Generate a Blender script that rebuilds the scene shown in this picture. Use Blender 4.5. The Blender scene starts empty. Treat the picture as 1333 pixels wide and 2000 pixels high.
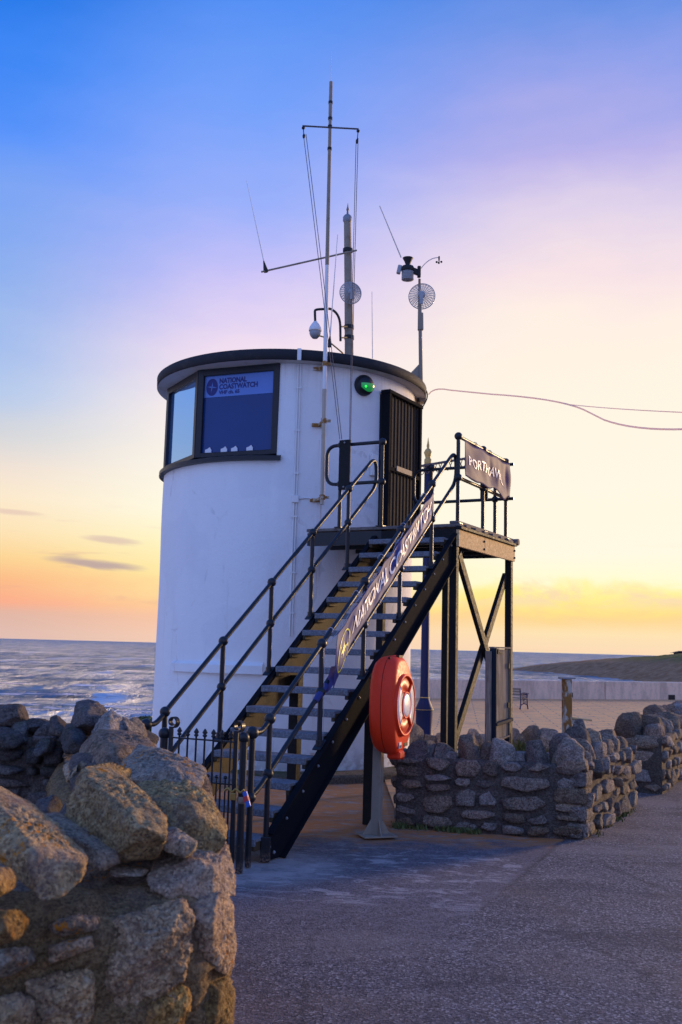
import bpy, bmesh, math, random
import numpy as np
from mathutils import Vector, Matrix, Euler

S = bpy.context.scene
COL = S.collection
rad = math.radians

# ------------------------------------------------------------------ camera
cam_d = bpy.data.cameras.new("camera"); cam = bpy.data.objects.new("camera", cam_d); COL.objects.link(cam)
S.camera = cam
cam_d.sensor_fit = 'VERTICAL'; cam_d.sensor_height = 36.0; cam_d.lens = 35.0
cam_d.clip_start = 0.1; cam_d.clip_end = 30000
PITCH, ROLL = rad(7.73), rad(1.5)
fwd = Vector((0, math.cos(PITCH), math.sin(PITCH))); up0 = Vector((0, -math.sin(PITCH), math.cos(PITCH))); rt0 = Vector((1, 0, 0))
rt = rt0*math.cos(ROLL) + up0*math.sin(ROLL); upv = up0*math.cos(ROLL) - rt0*math.sin(ROLL)
mw = Matrix((rt, upv, -fwd)).transposed().to_4x4(); mw.translation = (0, 0, 1.6)
cam.matrix_world = mw
cam_d.dof.use_dof = True; cam_d.dof.focus_distance = 8.0; cam_d.dof.aperture_fstop = 5.0

# ------------------------------------------------------------------ world
SUN_AZ, SUN_EL = 50.0, 7.5          # degrees: azimuth from +Y towards +X
def lin(h):
    h = h.lstrip('#'); c = [int(h[i:i+2], 16)/255 for i in (0, 2, 4)]
    return tuple((x/12.92 if x <= 0.04045 else ((x+0.055)/1.055)**2.4) for x in c) + (1,)

class NT:
    """small helper round a node tree"""
    def __init__(s, tree): s.t = tree; s.n = tree.nodes; s.l = tree.links
    def node(s, typ, **kw):
        x = s.n.new(typ)
        for k, v in kw.items():
            if hasattr(x, k): setattr(x, k, v)
        return x
    def put(s, sock, v):
        if isinstance(v, bpy.types.NodeSocket): s.l.new(v, sock)
        elif v is not None: sock.default_value = v
    def m(s, op, a, b=None, c=None, clamp=False):
        x = s.n.new('ShaderNodeMath'); x.operation = op; x.use_clamp = clamp
        for i, v in enumerate((a, b, c)): s.put(x.inputs[i], v)
        return x.outputs[0]
    def mr(s, v, a, b, c=0.0, d=1.0, typ='SMOOTHSTEP'):
        x = s.n.new('ShaderNodeMapRange'); x.interpolation_type = typ
        s.put(x.inputs[0], v)
        for i, q in enumerate((a, b, c, d)): x.inputs[i+1].default_value = q
        return x.outputs[0]
    def mix(s, f, a, b, mode='MIX'):
        x = s.n.new('ShaderNodeMix'); x.data_type = 'RGBA'; x.blend_type = mode
        s.put(x.inputs[0], f); s.put(x.inputs[6], a); s.put(x.inputs[7], b)
        return x.outputs[2]
    def ramp(s, f, stops, interp='LINEAR'):
        x = s.n.new('ShaderNodeValToRGB'); x.color_ramp.interpolation = interp
        e = x.color_ramp.elements
        while len(e) > 1: e.remove(e[-1])
        e[0].position = stops[0][0]; e[0].color = stops[0][1]
        for p, c in stops[1:]:
            q = e.new(p); q.color = c
        s.put(x.inputs[0], f); return x.outputs[0]
    def noise(s, vec, scale, detail=4, rough=0.55, dist=0.0):
        x = s.n.new('ShaderNodeTexNoise'); s.put(x.inputs['Vector'], vec)
        x.inputs['Scale'].default_value = scale; x.inputs['Detail'].default_value = detail
        x.inputs['Roughness'].default_value = rough; x.inputs['Distortion'].default_value = dist
        return x.outputs[0]
    def voro(s, vec, scale, feature='F1', out=0):
        x = s.n.new('ShaderNodeTexVoronoi'); x.feature = feature; s.put(x.inputs['Vector'], vec)
        x.inputs['Scale'].default_value = scale; return x.outputs[out]
    def scale(s, vec, v, loc=(0, 0, 0), rot=(0, 0, 0)):
        x = s.n.new('ShaderNodeMapping'); s.put(x.inputs[0], vec); x.inputs['Scale'].default_value = v
        x.inputs['Location'].default_value = loc; x.inputs['Rotation'].default_value = rot; return x.outputs[0]
    def bump(s, h, strength, dist, nrm=None):
        x = s.n.new('ShaderNodeBump'); s.put(x.inputs['Height'], h); x.inputs['Strength'].default_value = strength
        x.inputs['Distance'].default_value = dist
        if nrm is not None: s.l.new(nrm, x.inputs['Normal'])
        return x.outputs[0]

W = bpy.data.worlds.new("World"); S.world = W; W.use_nodes = True
t = NT(W.node_tree); t.n.clear()
tc = t.node('ShaderNodeTexCoord'); d_ = tc.outputs['Generated']
sx = t.node('ShaderNodeSeparateXYZ'); t.l.new(d_, sx.inputs[0]); X_, Y_, Z_ = sx.outputs
el = t.m('MULTIPLY', t.m('ARCSINE', t.m('MINIMUM', t.m('MAXIMUM', Z_, -1.0), 1.0)), 180/math.pi)
az = t.m('MULTIPLY', t.m('ARCTAN2', X_, Y_), 180/math.pi)
# how far round from the sunset (kept level by using the azimuth): 0 near the glow .. 180 behind
GLOW_AZ = 24.0
caz = t.m('COSINE', t.m('MULTIPLY', t.m('SUBTRACT', az, GLOW_AZ), math.pi/180))
off = t.m('MULTIPLY', t.m('ARCCOSINE', t.m('MULTIPLY', caz, 0.99999)), 180/math.pi)
# soft mottling that bends the colour bands
wob = t.noise(t.scale(d_, (3, 3, 9)), 1.6, 3, 0.5)
wob2 = t.noise(t.scale(d_, (1.6, 1.6, 5), rot=(0, 0.25, 0)), 2.2, 5, 0.6)
elw = t.m('ADD', el, t.m('MULTIPLY', t.m('SUBTRACT', wob2, 0.5), t.mr(el, 6, 18, 0.0, 6.0)))
E0, E1 = -10.0, 50.0
def estops(lst): return [((e-E0)/(E1-E0), lin(c)) for e, c in lst]
f_el = t.mr(elw, E0, E1, 0, 1, 'LINEAR')
lowb = t.m('MULTIPLY', t.mr(el, 1.2, 2.4), t.mr(el, 5.5, 3.8))
bv = t.node('ShaderNodeCombineXYZ'); t.put(bv.inputs[0], t.m('MULTIPLY', az, 0.16)); t.put(bv.inputs[1], t.m('MULTIPLY', el, 0.35)); bv.inputs[2].default_value = 1.3
bn_ = t.noise(bv.outputs[0], 1.0, 5, 0.6, 0.5)
f_lo = t.mr(t.m('ADD', elw, t.m('MULTIPLY', t.m('MULTIPLY', t.m('SUBTRACT', bn_, 0.5), 3.4), lowb)), E0, E1, 0, 1, 'LINEAR')
cool = t.ramp(f_el, estops([(-10, '#d8b0a0'), (0.2, '#dfbcb2'), (1.4, '#dfb5a6'), (2.0, '#fbac8c'), (3.2, '#fcb988'), (4.4, '#fcd394'), (5.9, '#fde2b6'), (7.7, '#fce8cc'), (9.5, '#efe0d4'), (11.5, '#d2d5dc'), (14, '#b4c9ec'), (19, '#8fb0ee'), (24, '#78a2f4'), (27, '#5a94fb'), (30.5, '#3d86f4'), (34, '#1573e4'), (50, '#1463d6')]))
mid = t.ramp(f_lo, estops([(-10, '#dfb8a4'), (0.2, '#f7cfb6'), (1.4, '#fdc8a6'), (2.4, '#ffd49c'), (3.8, '#ffeba4'), (5.5, '#fff6c2'), (7.5, '#fffce4'), (10, '#fff8e9'), (13.5, '#feefea'), (17, '#f0dcf0'), (21, '#c8c2f7'), (25, '#9bb0fa'), (30, '#74a0fa'), (36, '#4c8cf2'), (50, '#3474e6')]))
warm = t.ramp(f_lo, estops([(-10, '#e4c4a8'), (0.2, '#fbdcb8'), (1.1, '#fde3b4'), (1.8, '#fdd794'), (2.5, '#ffe98a'), (3.2, '#fff29c'), (3.9, '#fffbd6'), (5.5, '#fff8e2'), (10, '#fff6e3'), (15.5, '#fff3e2'), (18.5, '#ffefe3'), (21, '#f8e3e6'), (24, '#e0d2ea'), (27.5, '#b9b2ea'), (31, '#90a0ea'), (34, '#6e93e6'), (37, '#4f84de'), (50, '#3873de')]))
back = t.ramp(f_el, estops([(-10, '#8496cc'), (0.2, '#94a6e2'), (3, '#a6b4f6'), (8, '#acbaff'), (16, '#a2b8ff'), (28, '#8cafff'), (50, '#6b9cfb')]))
c1 = t.mix(t.mr(off, 12, 30), warm, mid)
c2 = t.mix(t.mr(off, 30, 45), c1, cool)
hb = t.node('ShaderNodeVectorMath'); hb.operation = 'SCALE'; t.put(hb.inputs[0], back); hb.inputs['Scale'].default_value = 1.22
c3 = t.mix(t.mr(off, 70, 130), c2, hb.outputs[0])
# zenith: one even blue all round
c3 = t.mix(t.mr(el, 42, 75), c3, lin('#5a8af0'))
# low cloud bank under the glow and thin streaks on the cool side
cv = t.node('ShaderNodeCombineXYZ'); t.put(cv.inputs[0], t.m('MULTIPLY', az, 0.055)); t.put(cv.inputs[1], t.m('MULTIPLY', el, 0.30))
cn = t.noise(cv.outputs[0], 1.5, 6, 0.62, 0.4)
top = t.m('ADD', 3.1, t.m('MULTIPLY', t.m('SUBTRACT', t.noise(cv.outputs[0], 2.4, 5, 0.6), 0.5), 4.5))
bank = t.m('MULTIPLY', t.mr(t.m('SUBTRACT', top, el), -0.15, 0.9), t.mr(el, 0.4, 2.2))
bank = t.m('MULTIPLY', bank, t.mr(off, 30, 12, 0.0, 0.65))
bank = t.m('MULTIPLY', bank, t.mr(cn, 0.36, 0.60, 0.25, 1.0))
cl = t.m('MULTIPLY', t.m('MULTIPLY', t.mr(el, 2.2, 3.0), t.mr(el, 4.6, 3.4)), t.mr(t.noise(t.scale(bv.outputs[0], (1, 1, 1), loc=(5, 2, 0)), 1.3, 5, 0.62, 0.4), 0.44, 0.60))
c4 = t.mix(t.m('MULTIPLY', cl, t.mr(off, 34, 16, 0.0, 0.85)), c3, lin('#fadcb4'))
sv = t.node('ShaderNodeCombineXYZ'); t.put(sv.inputs[0], t.m('MULTIPLY', az, 0.16)); t.put(sv.inputs[1], t.m('MULTIPLY', el, 1.3)); sv.inputs[2].default_value = 3.7
sn = t.noise(sv.outputs[0], 1.0, 5, 0.55, 0.3)
stk = t.m('MULTIPLY', t.mr(sn, 0.56, 0.74), t.m('MULTIPLY', t.mr(el, 0.8, 3.0), t.mr(el, 8.5, 5.5)))
c5 = t.mix(t.m('MULTIPLY', stk, t.mr(off, 20, 45, 0.05, 0.35)), c4, lin('#c88f9c'))
def streak(col, a0, e0, sa, se, tint, amt):
    qa = t.m('DIVIDE', t.m('SUBTRACT', az, a0), sa)
    e_ = t.m('ADD', t.m('SUBTRACT', t.m('SUBTRACT', el, e0), t.m('MULTIPLY', t.m('SUBTRACT', sn, 0.5), 2.6*se)), t.m('MULTIPLY', t.m('SUBTRACT', az, a0), 0.05))
    qe = t.m('DIVIDE', e_, se)
    r2 = t.m('ADD', t.m('MULTIPLY', qa, qa), t.m('MULTIPLY', qe, qe))
    return t.mix(t.m('MULTIPLY', t.mr(r2, 1.0, 0.05), amt), col, lin(tint))
c5 = streak(c5, -13.8, 4.25, 3.2, 0.36, '#b09aa4', 0.8)
c5 = streak(c5, -13.0, 5.6, 2.0, 0.3, '#c9a6b0', 0.5)
c5 = streak(c5, -18.5, 6.9, 2.2, 0.3, '#d9b8b4', 0.5)
sky = t.node('ShaderNodeTexSky'); sky.sky_type = 'NISHITA'; sky.sun_disc = False
sky.sun_elevation = rad(SUN_EL); sky.sun_rotation = rad(SUN_AZ); sky.air_density = 1.5; sky.dust_density = 2.0; sky.ozone_density = 3.0
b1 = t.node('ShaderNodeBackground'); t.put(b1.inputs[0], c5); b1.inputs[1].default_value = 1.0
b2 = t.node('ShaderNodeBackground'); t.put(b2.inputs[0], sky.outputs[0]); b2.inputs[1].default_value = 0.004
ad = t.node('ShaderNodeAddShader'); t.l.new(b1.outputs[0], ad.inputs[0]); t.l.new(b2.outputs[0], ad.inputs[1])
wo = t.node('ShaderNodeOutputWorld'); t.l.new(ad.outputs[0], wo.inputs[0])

# ------------------------------------------------------------------ sun
sun_d = bpy.data.lights.new("sun", 'SUN'); sun_d.energy = 3.8; sun_d.angle = rad(10.0); sun_d.color = (1.0, 0.66, 0.34)
sun = bpy.data.objects.new("sun", sun_d); COL.objects.link(sun)
sd = Vector((math.sin(rad(SUN_AZ))*math.cos(rad(SUN_EL)), math.cos(rad(SUN_AZ))*math.cos(rad(SUN_EL)), math.sin(rad(SUN_EL))))
sun.rotation_euler = sd.to_track_quat('Z', 'Y').to_euler(); sun.location = (12, 6, 8)
S.view_settings.view_transform = 'Standard'; S.view_settings.look = 'None'
S.view_settings.exposure = 0.0; S.view_settings.gamma = 1.0; S.view_settings.use_curve_mapping = False

# ------------------------------------------------------------------ helpers
rng = np.random.default_rng(7); random.seed(7)

def setp(o, label=None, cat=None, group=None, kind=None):
    if label: o['label'] = label
    if cat: o['category'] = cat
    if group: o['group'] = group
    if kind: o['kind'] = kind
    return o

def thing(name, loc, label, cat, group=None):
    e = bpy.data.objects.new(name, None); e.location = loc; e.empty_display_size = 0.2
    COL.objects.link(e); return setp(e, label, cat, group)

def wpos(o):
    v = Vector((0, 0, 0))
    while o is not None: v += o.location; o = o.parent
    return v

def link(o, parent=None):
    """link a mesh object whose vertices are in world coordinates, under parent"""
    COL.objects.link(o)
    if parent is not None:
        base = wpos(parent); o.parent = parent
        o.matrix_parent_inverse = Matrix.Identity(4)
        o.location = -base
    return o

class MB:
    """collects shapes given in world coordinates and links them as one mesh object"""
    def __init__(s): s.v = []; s.f = []; s.mi = []; s.sm = []
    def add(s, vs, fs, smooth=False, mi=0):
        b = len(s.v); s.v.extend([tuple(v) for v in vs]); s.f.extend([tuple(b+i for i in f) for f in fs])
        s.mi.extend([mi]*len(fs)); s.sm.extend([smooth]*len(fs)); return s
    def box(s, c, size, M=None, mi=0, bev=0.0):
        h = Vector(size)/2; c = Vector(c); M = M or Matrix.Identity(3)
        b = min(bev, min(h)*0.45)
        if b <= 0:
            vs = [c + M @ Vector((x*h.x, y*h.y, z*h.z)) for x in (-1, 1) for y in (-1, 1) for z in (-1, 1)]
            fs = [(0, 1, 3, 2), (4, 6, 7, 5), (0, 4, 5, 1), (2, 3, 7, 6), (0, 2, 6, 4), (1, 5, 7, 3)]
            return s.add(vs, fs, False, mi)
        bm = bmesh.new(); bmesh.ops.create_cube(bm, size=1)
        for v in bm.verts: v.co = Vector((v.co.x*size[0], v.co.y*size[1], v.co.z*size[2]))
        bmesh.ops.bevel(bm, geom=bm.edges[:], offset=b, segments=1, affect='EDGES')
        bm.verts.index_update()
        s.add([c + M @ v.co for v in bm.verts], [[v.index for v in f.verts] for f in bm.faces], False, mi); bm.free(); return s
    def beam(s, p0, p1, w, h, upd=(0, 0, 1), mi=0, bev=0.0):
        p0, p1 = Vector(p0), Vector(p1); a = (p1-p0); L = a.length; a.normalize()
        side = a.cross(Vector(upd)).normalized(); u = side.cross(a)
        return s.box((p0+p1)/2, (L, w, h), Matrix((a, side, u)).transposed(), mi, bev)
    def tube(s, pts, r, n=10, closed=False, mi=0, caps=True):
        pts = [Vector(p) for p in pts]; N = len(pts); rs = r if isinstance(r, (list, tuple)) else [r]*N
        vs = []; prev = None
        for i, p in enumerate(pts):
            a = pts[(i+1) % N]-pts[i-1] if closed else (pts[min(i+1, N-1)]-pts[max(i-1, 0)])
            a.normalize()
            if prev is None: prev = a.orthogonal().normalized()
            u = (prev - a*prev.dot(a)).normalized(); w = a.cross(u); prev = u
            for k in range(n):
                q = 2*math.pi*k/n; vs.append(p + (u*math.cos(q)+w*math.sin(q))*rs[i])
        fs = []
        for i in range(N if closed else N-1):
            j = (i+1) % N
            for k in range(n): fs.append((i*n+k, i*n+(k+1) % n, j*n+(k+1) % n, j*n+k))
        s.add(vs, fs, True, mi)
        if caps and not closed:
            s.add(vs[:n], [tuple(reversed(range(n)))], False, mi); s.add(vs[-n:], [tuple(range(n))], False, mi)
        return s
    def lathe(s, c, prof, n=24, axis=(0, 0, 1), mi=0, smooth=True, a0=0, a1=360):
        """prof: (radius, height) pairs along axis"""
        ax = Vector(axis).normalized(); u = ax.orthogonal().normalized()
        if abs(ax.z) > 0.99: u = Vector((1, 0, 0))
        w = ax.cross(u); c = Vector(c); full = abs(a1-a0) >= 360; cnt = n if full else n+1
        vs = []
        for (r, h) in prof:
            for k in range(cnt):
                q = rad(a0+(a1-a0)*k/n); vs.append(c + ax*h + (u*math.cos(q)+w*math.sin(q))*r)
        fs = []
        for i in range(len(prof)-1):
            for k in range(n if full else n):
                k2 = (k+1) % cnt; fs.append((i*cnt+k, i*cnt+k2, (i+1)*cnt+k2, (i+1)*cnt+k))
        return s.add(vs, fs, smooth, mi)
    def ball(s, c, r, n=14, mi=0, sc=(1, 1, 1)):
        prof = [(max(1e-4, math.sin(math.pi*i/n)), -math.cos(math.pi*i/n)) for i in range(n+1)]
        vs = []; fs = []; m = n+4
        for (a, h) in prof:
            for k in range(m):
                q = 2*math.pi*k/m; vs.append(Vector(c)+Vector((a*math.cos(q)*r*sc[0], a*math.sin(q)*r*sc[1], h*r*sc[2])))
        for i in range(n):
            for k in range(m): fs.append((i*m+k, i*m+(k+1) % m, (i+1)*m+(k+1) % m, (i+1)*m+k))
        return s.add(vs, fs, True, mi)
    def prism(s, poly, ax, mi=0):
        """poly: list of 3D points (planar), extruded by vector ax"""
        n = len(poly); a = Vector(ax); vs = [Vector(p) for p in poly] + [Vector(p)+a for p in poly]
        fs = [tuple(reversed(range(n))), tuple(range(n, 2*n))] + [(i, (i+1) % n, n+(i+1) % n, n+i) for i in range(n)]
        return s.add(vs, fs, False, mi)
    def build(s, name, mats, parent=None, bevel=0.0):
        me = bpy.data.meshes.new(name); me.from_pydata(s.v, [], s.f)
        mats = mats if isinstance(mats, (list, tuple)) else [mats]
        for m in mats: me.materials.append(m)
        me.polygons.foreach_set('material_index', s.mi); me.polygons.foreach_set('use_smooth', s.sm)
        bm = bmesh.new(); bm.from_mesh(me); bmesh.ops.recalc_face_normals(bm, faces=bm.faces[:]); bm.to_mesh(me); bm.free()
        me.update()
        return link(bpy.data.objects.new(name, me), parent)

def npmesh(name, V, F, mat, parent=None, smooth=True):
    me = bpy.data.meshes.new(name); V = np.asarray(V, np.float32); F = np.asarray(F, np.int32)
    me.vertices.add(len(V)); me.vertices.foreach_set('co', V.ravel())
    k = F.shape[1]; me.loops.add(F.size); me.loops.foreach_set('vertex_index', F.ravel())
    me.polygons.add(len(F)); me.polygons.foreach_set('loop_start', np.arange(0, F.size, k, dtype=np.int32))
    me.polygons.foreach_set('loop_total', np.full(len(F), k, np.int32)); me.polygons.foreach_set('use_smooth', np.full(len(F), smooth))
    me.update(calc_edges=True); me.validate()
    me.materials.append(mat)
    return link(bpy.data.objects.new(name, me), parent)

# vectorised value noise
def _h(ix, iy, iz, seed):
    n = (ix*374761393 + iy*668265263 + iz*2147483647 + seed*1274126177) & 0xffffffff
    n = ((n ^ (n >> 13))*1274126177) & 0xffffffff
    n = ((n ^ (n >> 16))*2246822519) & 0xffffffff
    return ((n ^ (n >> 15)) & 0xffffff)/float(0xffffff)
def vnoise(P_, seed=0):
    i = np.floor(P_).astype(np.int64); f = P_-i; f = f*f*f*(f*(f*6-15)+10); r = 0
    for a in (0, 1):
        for b in (0, 1):
            for c in (0, 1):
                w = (f[:, 0] if a else 1-f[:, 0])*(f[:, 1] if b else 1-f[:, 1])*(f[:, 2] if c else 1-f[:, 2])
                r = r + w*_h(i[:, 0]+a, i[:, 1]+b, i[:, 2]+c, seed)
    return r*2-1
def fbm(P_, oct=5, rough=0.5, seed=0, ridged=False):
    P_ = np.asarray(P_, float); a = 1.0; s = 0; n = 0
    for o in range(oct):
        v = vnoise(P_*(2.03**o)+o*17.3, seed+o)
        if ridged: v = 1-2*np.abs(v)
        s = s + a*v; n += a; a *= rough
    return s/n

_ico = {}
def ico(sub):
    if sub not in _ico:
        bm = bmesh.new(); bmesh.ops.create_icosphere(bm, subdivisions=sub, radius=1)
        bm.verts.index_update()
        _ico[sub] = (np.array([v.co[:] for v in bm.verts]), np.array([[v.index for v in f.verts] for f in bm.faces])); bm.free()
    return _ico[sub]

def stone(name, c, axes, dims, seed, sub, mat, parent, p=5.0, cuts=7, rough=0.05, fine=0.012, cutlo=0.62, flatface=None, taper=0.0):
    """one natural stone: blocky body with random fracture planes, then broken relief"""
    r = np.random.default_rng(seed); D, F = ico(sub)
    q = (np.abs(D)**p).sum(1)**(1/p); V = D/q[:, None]
    if taper: V[:, 1:] *= (1-taper*V[:, 0:1])
    for _ in range(cuts):
        n = r.normal(size=3); n /= np.linalg.norm(n); h = r.uniform(cutlo, 1.0)*np.abs(n).sum()*0.86
        dd = V@n-h; V = V - np.where(dd > 0, dd, 0)[:, None]*n
    dims = np.array(dims)/2; V = V*dims; size = float(dims.mean())
    N = D/np.linalg.norm(D, axis=1)[:, None]
    o = r.uniform(-50, 50, 3)
    disp = fbm(V/size*1.1+o, 4, 0.55, seed % 97)*rough*size*2.2
    disp += fbm(V/size*4.5+o, 4, 0.6, seed % 89, ridged=True)*fine*size*2.5
    # fine pits of fixed real size
    pit = fbm(V*55+o, 2, 0.5, seed % 83); disp -= np.clip(pit-0.15, 0, 1)*0.006*min(1, size/0.08)
    V = V + N*disp[:, None]
    A = np.array([list(a) for a in axes]); V = V@A + np.array(list(c))
    o_ = npmesh(name, V, F, mat, parent)
    return o_

def hull_stone(name, pts, seed, sub, mat, parent, rough=.035, fine=.012, sharp=26.0, pits=1.0, thick=None, grow=1.0, chips=9):
    """a stone whose faces are those of a convex hull, worn at the edges and broken up by relief"""
    pts = np.array([list(p) for p in pts], float)
    c = pts.mean(0)
    if thick: pts = np.r_[pts, (pts-c)*0.78+c+np.array([0, thick, -.02])]
    c = pts.mean(0); pts = (pts-c)*grow+c
    bm = bmesh.new(); [bm.verts.new(p-c) for p in pts]; bmesh.ops.convex_hull(bm, input=bm.verts[:]); bm.faces.ensure_lookup_table(); bm.normal_update()
    Nn = []; Hh = []
    for f in bm.faces:
        n = np.array(f.normal[:]); h = float(n@np.array(f.verts[0].co[:]))
        if h < 0: n, h = -n, -h
        if f.calc_area() > 1e-9: Nn.append(n); Hh.append(max(h, 1e-3))
    bm.free(); Nn = np.array(Nn); Hh = np.array(Hh); D, F = ico(sub); D = D/np.linalg.norm(D, axis=1)[:, None]
    q = np.maximum(D@Nn.T/Hh, 1e-6)
    R_ = (q**sharp).sum(1)**(-1/sharp)
    V = D*R_[:, None]; size = float(R_.mean()); o = np.random.default_rng(seed).uniform(-50, 50, 3)
    rc = np.random.default_rng(seed+5)
    Nd = Nn[np.argmax(q, 1)]*.6+D*.4
    for _ in range(chips):   # fracture planes
        n = rc.normal(size=3); n /= np.linalg.norm(n); h = (V@n).max()*rc.uniform(.70, .93); dd = V@n-h; mk = dd > 0
        V = V-np.where(mk, dd, 0)[:, None]*n; Nd[mk] = n
    d = fbm(V/size*1.3+o, 3, .5, seed % 97)*rough*size*2
    d += fbm(V/size*3.4+o, 5, .62, seed % 89, ridged=True)*fine*size*3
    d += fbm(V*38+o, 4, .6, seed % 71)*.0045*pits*min(1.5, size/.09)
    d -= np.clip(fbm(V*70+o, 2, .5, seed % 83)-.2, 0, 1)*.010*pits*min(1, size/.1)
    return npmesh(name, V+Nd*d[:, None]+c, F, mat, parent)

# ------------------------------------------------------------------ materials
MATS = {}
def mat(name, fn):
    m = bpy.data.materials.new(name); m.use_nodes = True; t = NT(m.node_tree); t.n.clear()
    b = t.node('ShaderNodeBsdfPrincipled'); o = t.node('ShaderNodeOutputMaterial'); t.l.new(b.outputs[0], o.inputs[0])
    co = t.node('ShaderNodeTexCoord').outputs['Object']
    fn(t, b, co); return m
def geo_pos(t): return t.node('ShaderNodeNewGeometry').outputs['Position']
def sv_(t, b, **kw):
    names = dict(col='Base Color', rough='Roughness', metal='Metallic', nrm='Normal', ior='IOR', spec='Specular IOR Level', coat='Coat Weight', sss='Subsurface Weight', em='Emission Color', ems='Emission Strength', trans='Transmission Weight', alpha='Alpha')
    for k, v in kw.items(): t.put(b.inputs[names[k]], v)

def rock(base, dark, light, lichen=0.0, moss=0.0, hue=0.12, pale=0.3, bumpd=0.02, sc=1.0):
    def fn(t, b, co):
        P3 = geo_pos(t)
        rnd = t.node('ShaderNodeObjectInfo').outputs['Random']
        n1 = t.noise(P3, 9*sc, 6, 0.65); n2 = t.noise(P3, 42*sc, 6, 0.7); n3 = t.noise(P3, 170*sc, 3, 0.6)
        c = t.mix(t.mr(n1, 0.32, 0.66), dark, base)
        c = t.mix(t.mr(n2, 0.48, 0.66), c, light)
        c = t.mix(t.mr(n3, 0.52, 0.62, 0, 0.7), c, (dark[0]*0.45, dark[1]*0.45, dark[2]*0.45, 1))
        g = t.node('ShaderNodeSeparateColor'); t.l.new(t.voro(P3, 130*sc, 'F1', 1), g.inputs[0])
        c = t.mix(0.55, c, t.mix(g.outputs[0], (dark[0]*.8, dark[1]*.8, dark[2]*.8, 1), (light[0]*1.1, light[1]*1.1, light[2]*1.1, 1)))
        c = t.mix(t.mr(t.noise(P3, 15*sc, 5, 0.7), 0.50, 0.62, 0, 0.45), c, (dark[0], dark[1], dark[2]*1.2, 1))
        # pale crust lichen
        v = t.noise(P3, 26*sc, 7, 0.75, 0.6)
        c = t.mix(t.mr(v, 0.57, 0.66, 0, pale), c, (0.48, 0.41, 0.29, 1))
        pr = t.noise(t.scale(P3, (1, 1, 1), loc=(4, 9, 2)), 5*sc, 4, 0.6)
        c = t.mix(t.mr(pr, 0.5, 0.68, 0, 0.30), c, (0.20, 0.145, 0.15, 1))
        # stone to stone tint
        hs = t.node('ShaderNodeHueSaturation'); t.put(hs.inputs['Color'], c)
        t.put(hs.inputs['Hue'], t.mr(t.m('FRACT', t.m('MULTIPLY', rnd, 13.7)), 0, 1, 0.490, 0.506, 'LINEAR')); t.put(hs.inputs['Value'], t.mr(rnd, 0, 1, 0.60, 1.35, 'LINEAR')); t.put(hs.inputs['Saturation'], t.mr(t.m('FRACT', t.m('MULTIPLY', rnd, 7.3)), 0, 1, 0.6, 1.25, 'LINEAR'))
        c = hs.outputs[0]
        if lichen:
            l1 = t.noise(t.scale(P3, (1, 1, 1), loc=(31, 7, 3)), 4.5, 2, 0.5); l2 = t.noise(P3, 38, 5, 0.7)
            mk = t.m('MULTIPLY', t.mr(l1, 0.62-lichen*0.1, 0.68-lichen*0.1), t.mr(l2, 0.54, 0.60))
            c = t.mix(mk, c, (0.60, 0.22, 0.02, 1))
        if moss:
            nz = t.node('ShaderNodeSeparateXYZ'); t.l.new(t.node('ShaderNodeNewGeometry').outputs['Normal'], nz.inputs[0])
            mk = t.m('MULTIPLY', t.mr(nz.outputs[2], 0.2, 0.9), t.mr(t.noise(P3, 7, 4, 0.6), 0.5, 0.62, 0, moss))
            c = t.mix(mk, c, (0.07, 0.09, 0.03, 1))
        h = t.m('ADD', t.m('MULTIPLY', n2, 1.0), t.m('MULTIPLY', n3, 0.45))
        h = t.m('SUBTRACT', h, t.m('MULTIPLY', t.mr(t.voro(P3, 95*sc), 0.0, 0.25, 1, 0), 0.25))
        sv_(t, b, col=c, rough=0.92, spec=0.25, nrm=t.bump(h, 1.0, bumpd*1.5))
    return fn
def c4_(r, g, b): return (r, g, b, 1)
M_rock_near = mat('near_stone', rock(c4_(.48, .29, .115), c4_(.13, .08, .042), c4_(.70, .49, .24), lichen=0.35, pale=0.6, bumpd=0.014))
M_rock_top = mat('near_stone_lichen', rock(c4_(.48, .29, .115), c4_(.13, .08, .042), c4_(.70, .49, .24), lichen=1.3, pale=0.6, bumpd=0.014))
M_mortar_near = mat('near_mortar', rock(c4_(.44, .285, .14), c4_(.15, .095, .05), c4_(.62, .45, .25), lichen=-0.6, pale=0.35, bumpd=0.012, sc=1.1))
M_rock_mid = mat('wall_stone', rock(c4_(.34, .245, .17), c4_(.12, .085, .062), c4_(.58, .46, .35), moss=0.3, pale=0.45, bumpd=0.03, sc=0.8))
M_mortar_mid = mat('wall_mortar', rock(c4_(.155, .118, .09), c4_(.07, .055, .043), c4_(.24, .19, .15), moss=0.4, pale=0.1, bumpd=0.03, sc=0.8))
M_rock_dark = mat('layered_stone', rock(c4_(.17, .135, .115), c4_(.07, .055, .05), c4_(.27, .22, .18), moss=0.3, pale=0.25, bumpd=0.02))

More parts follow.
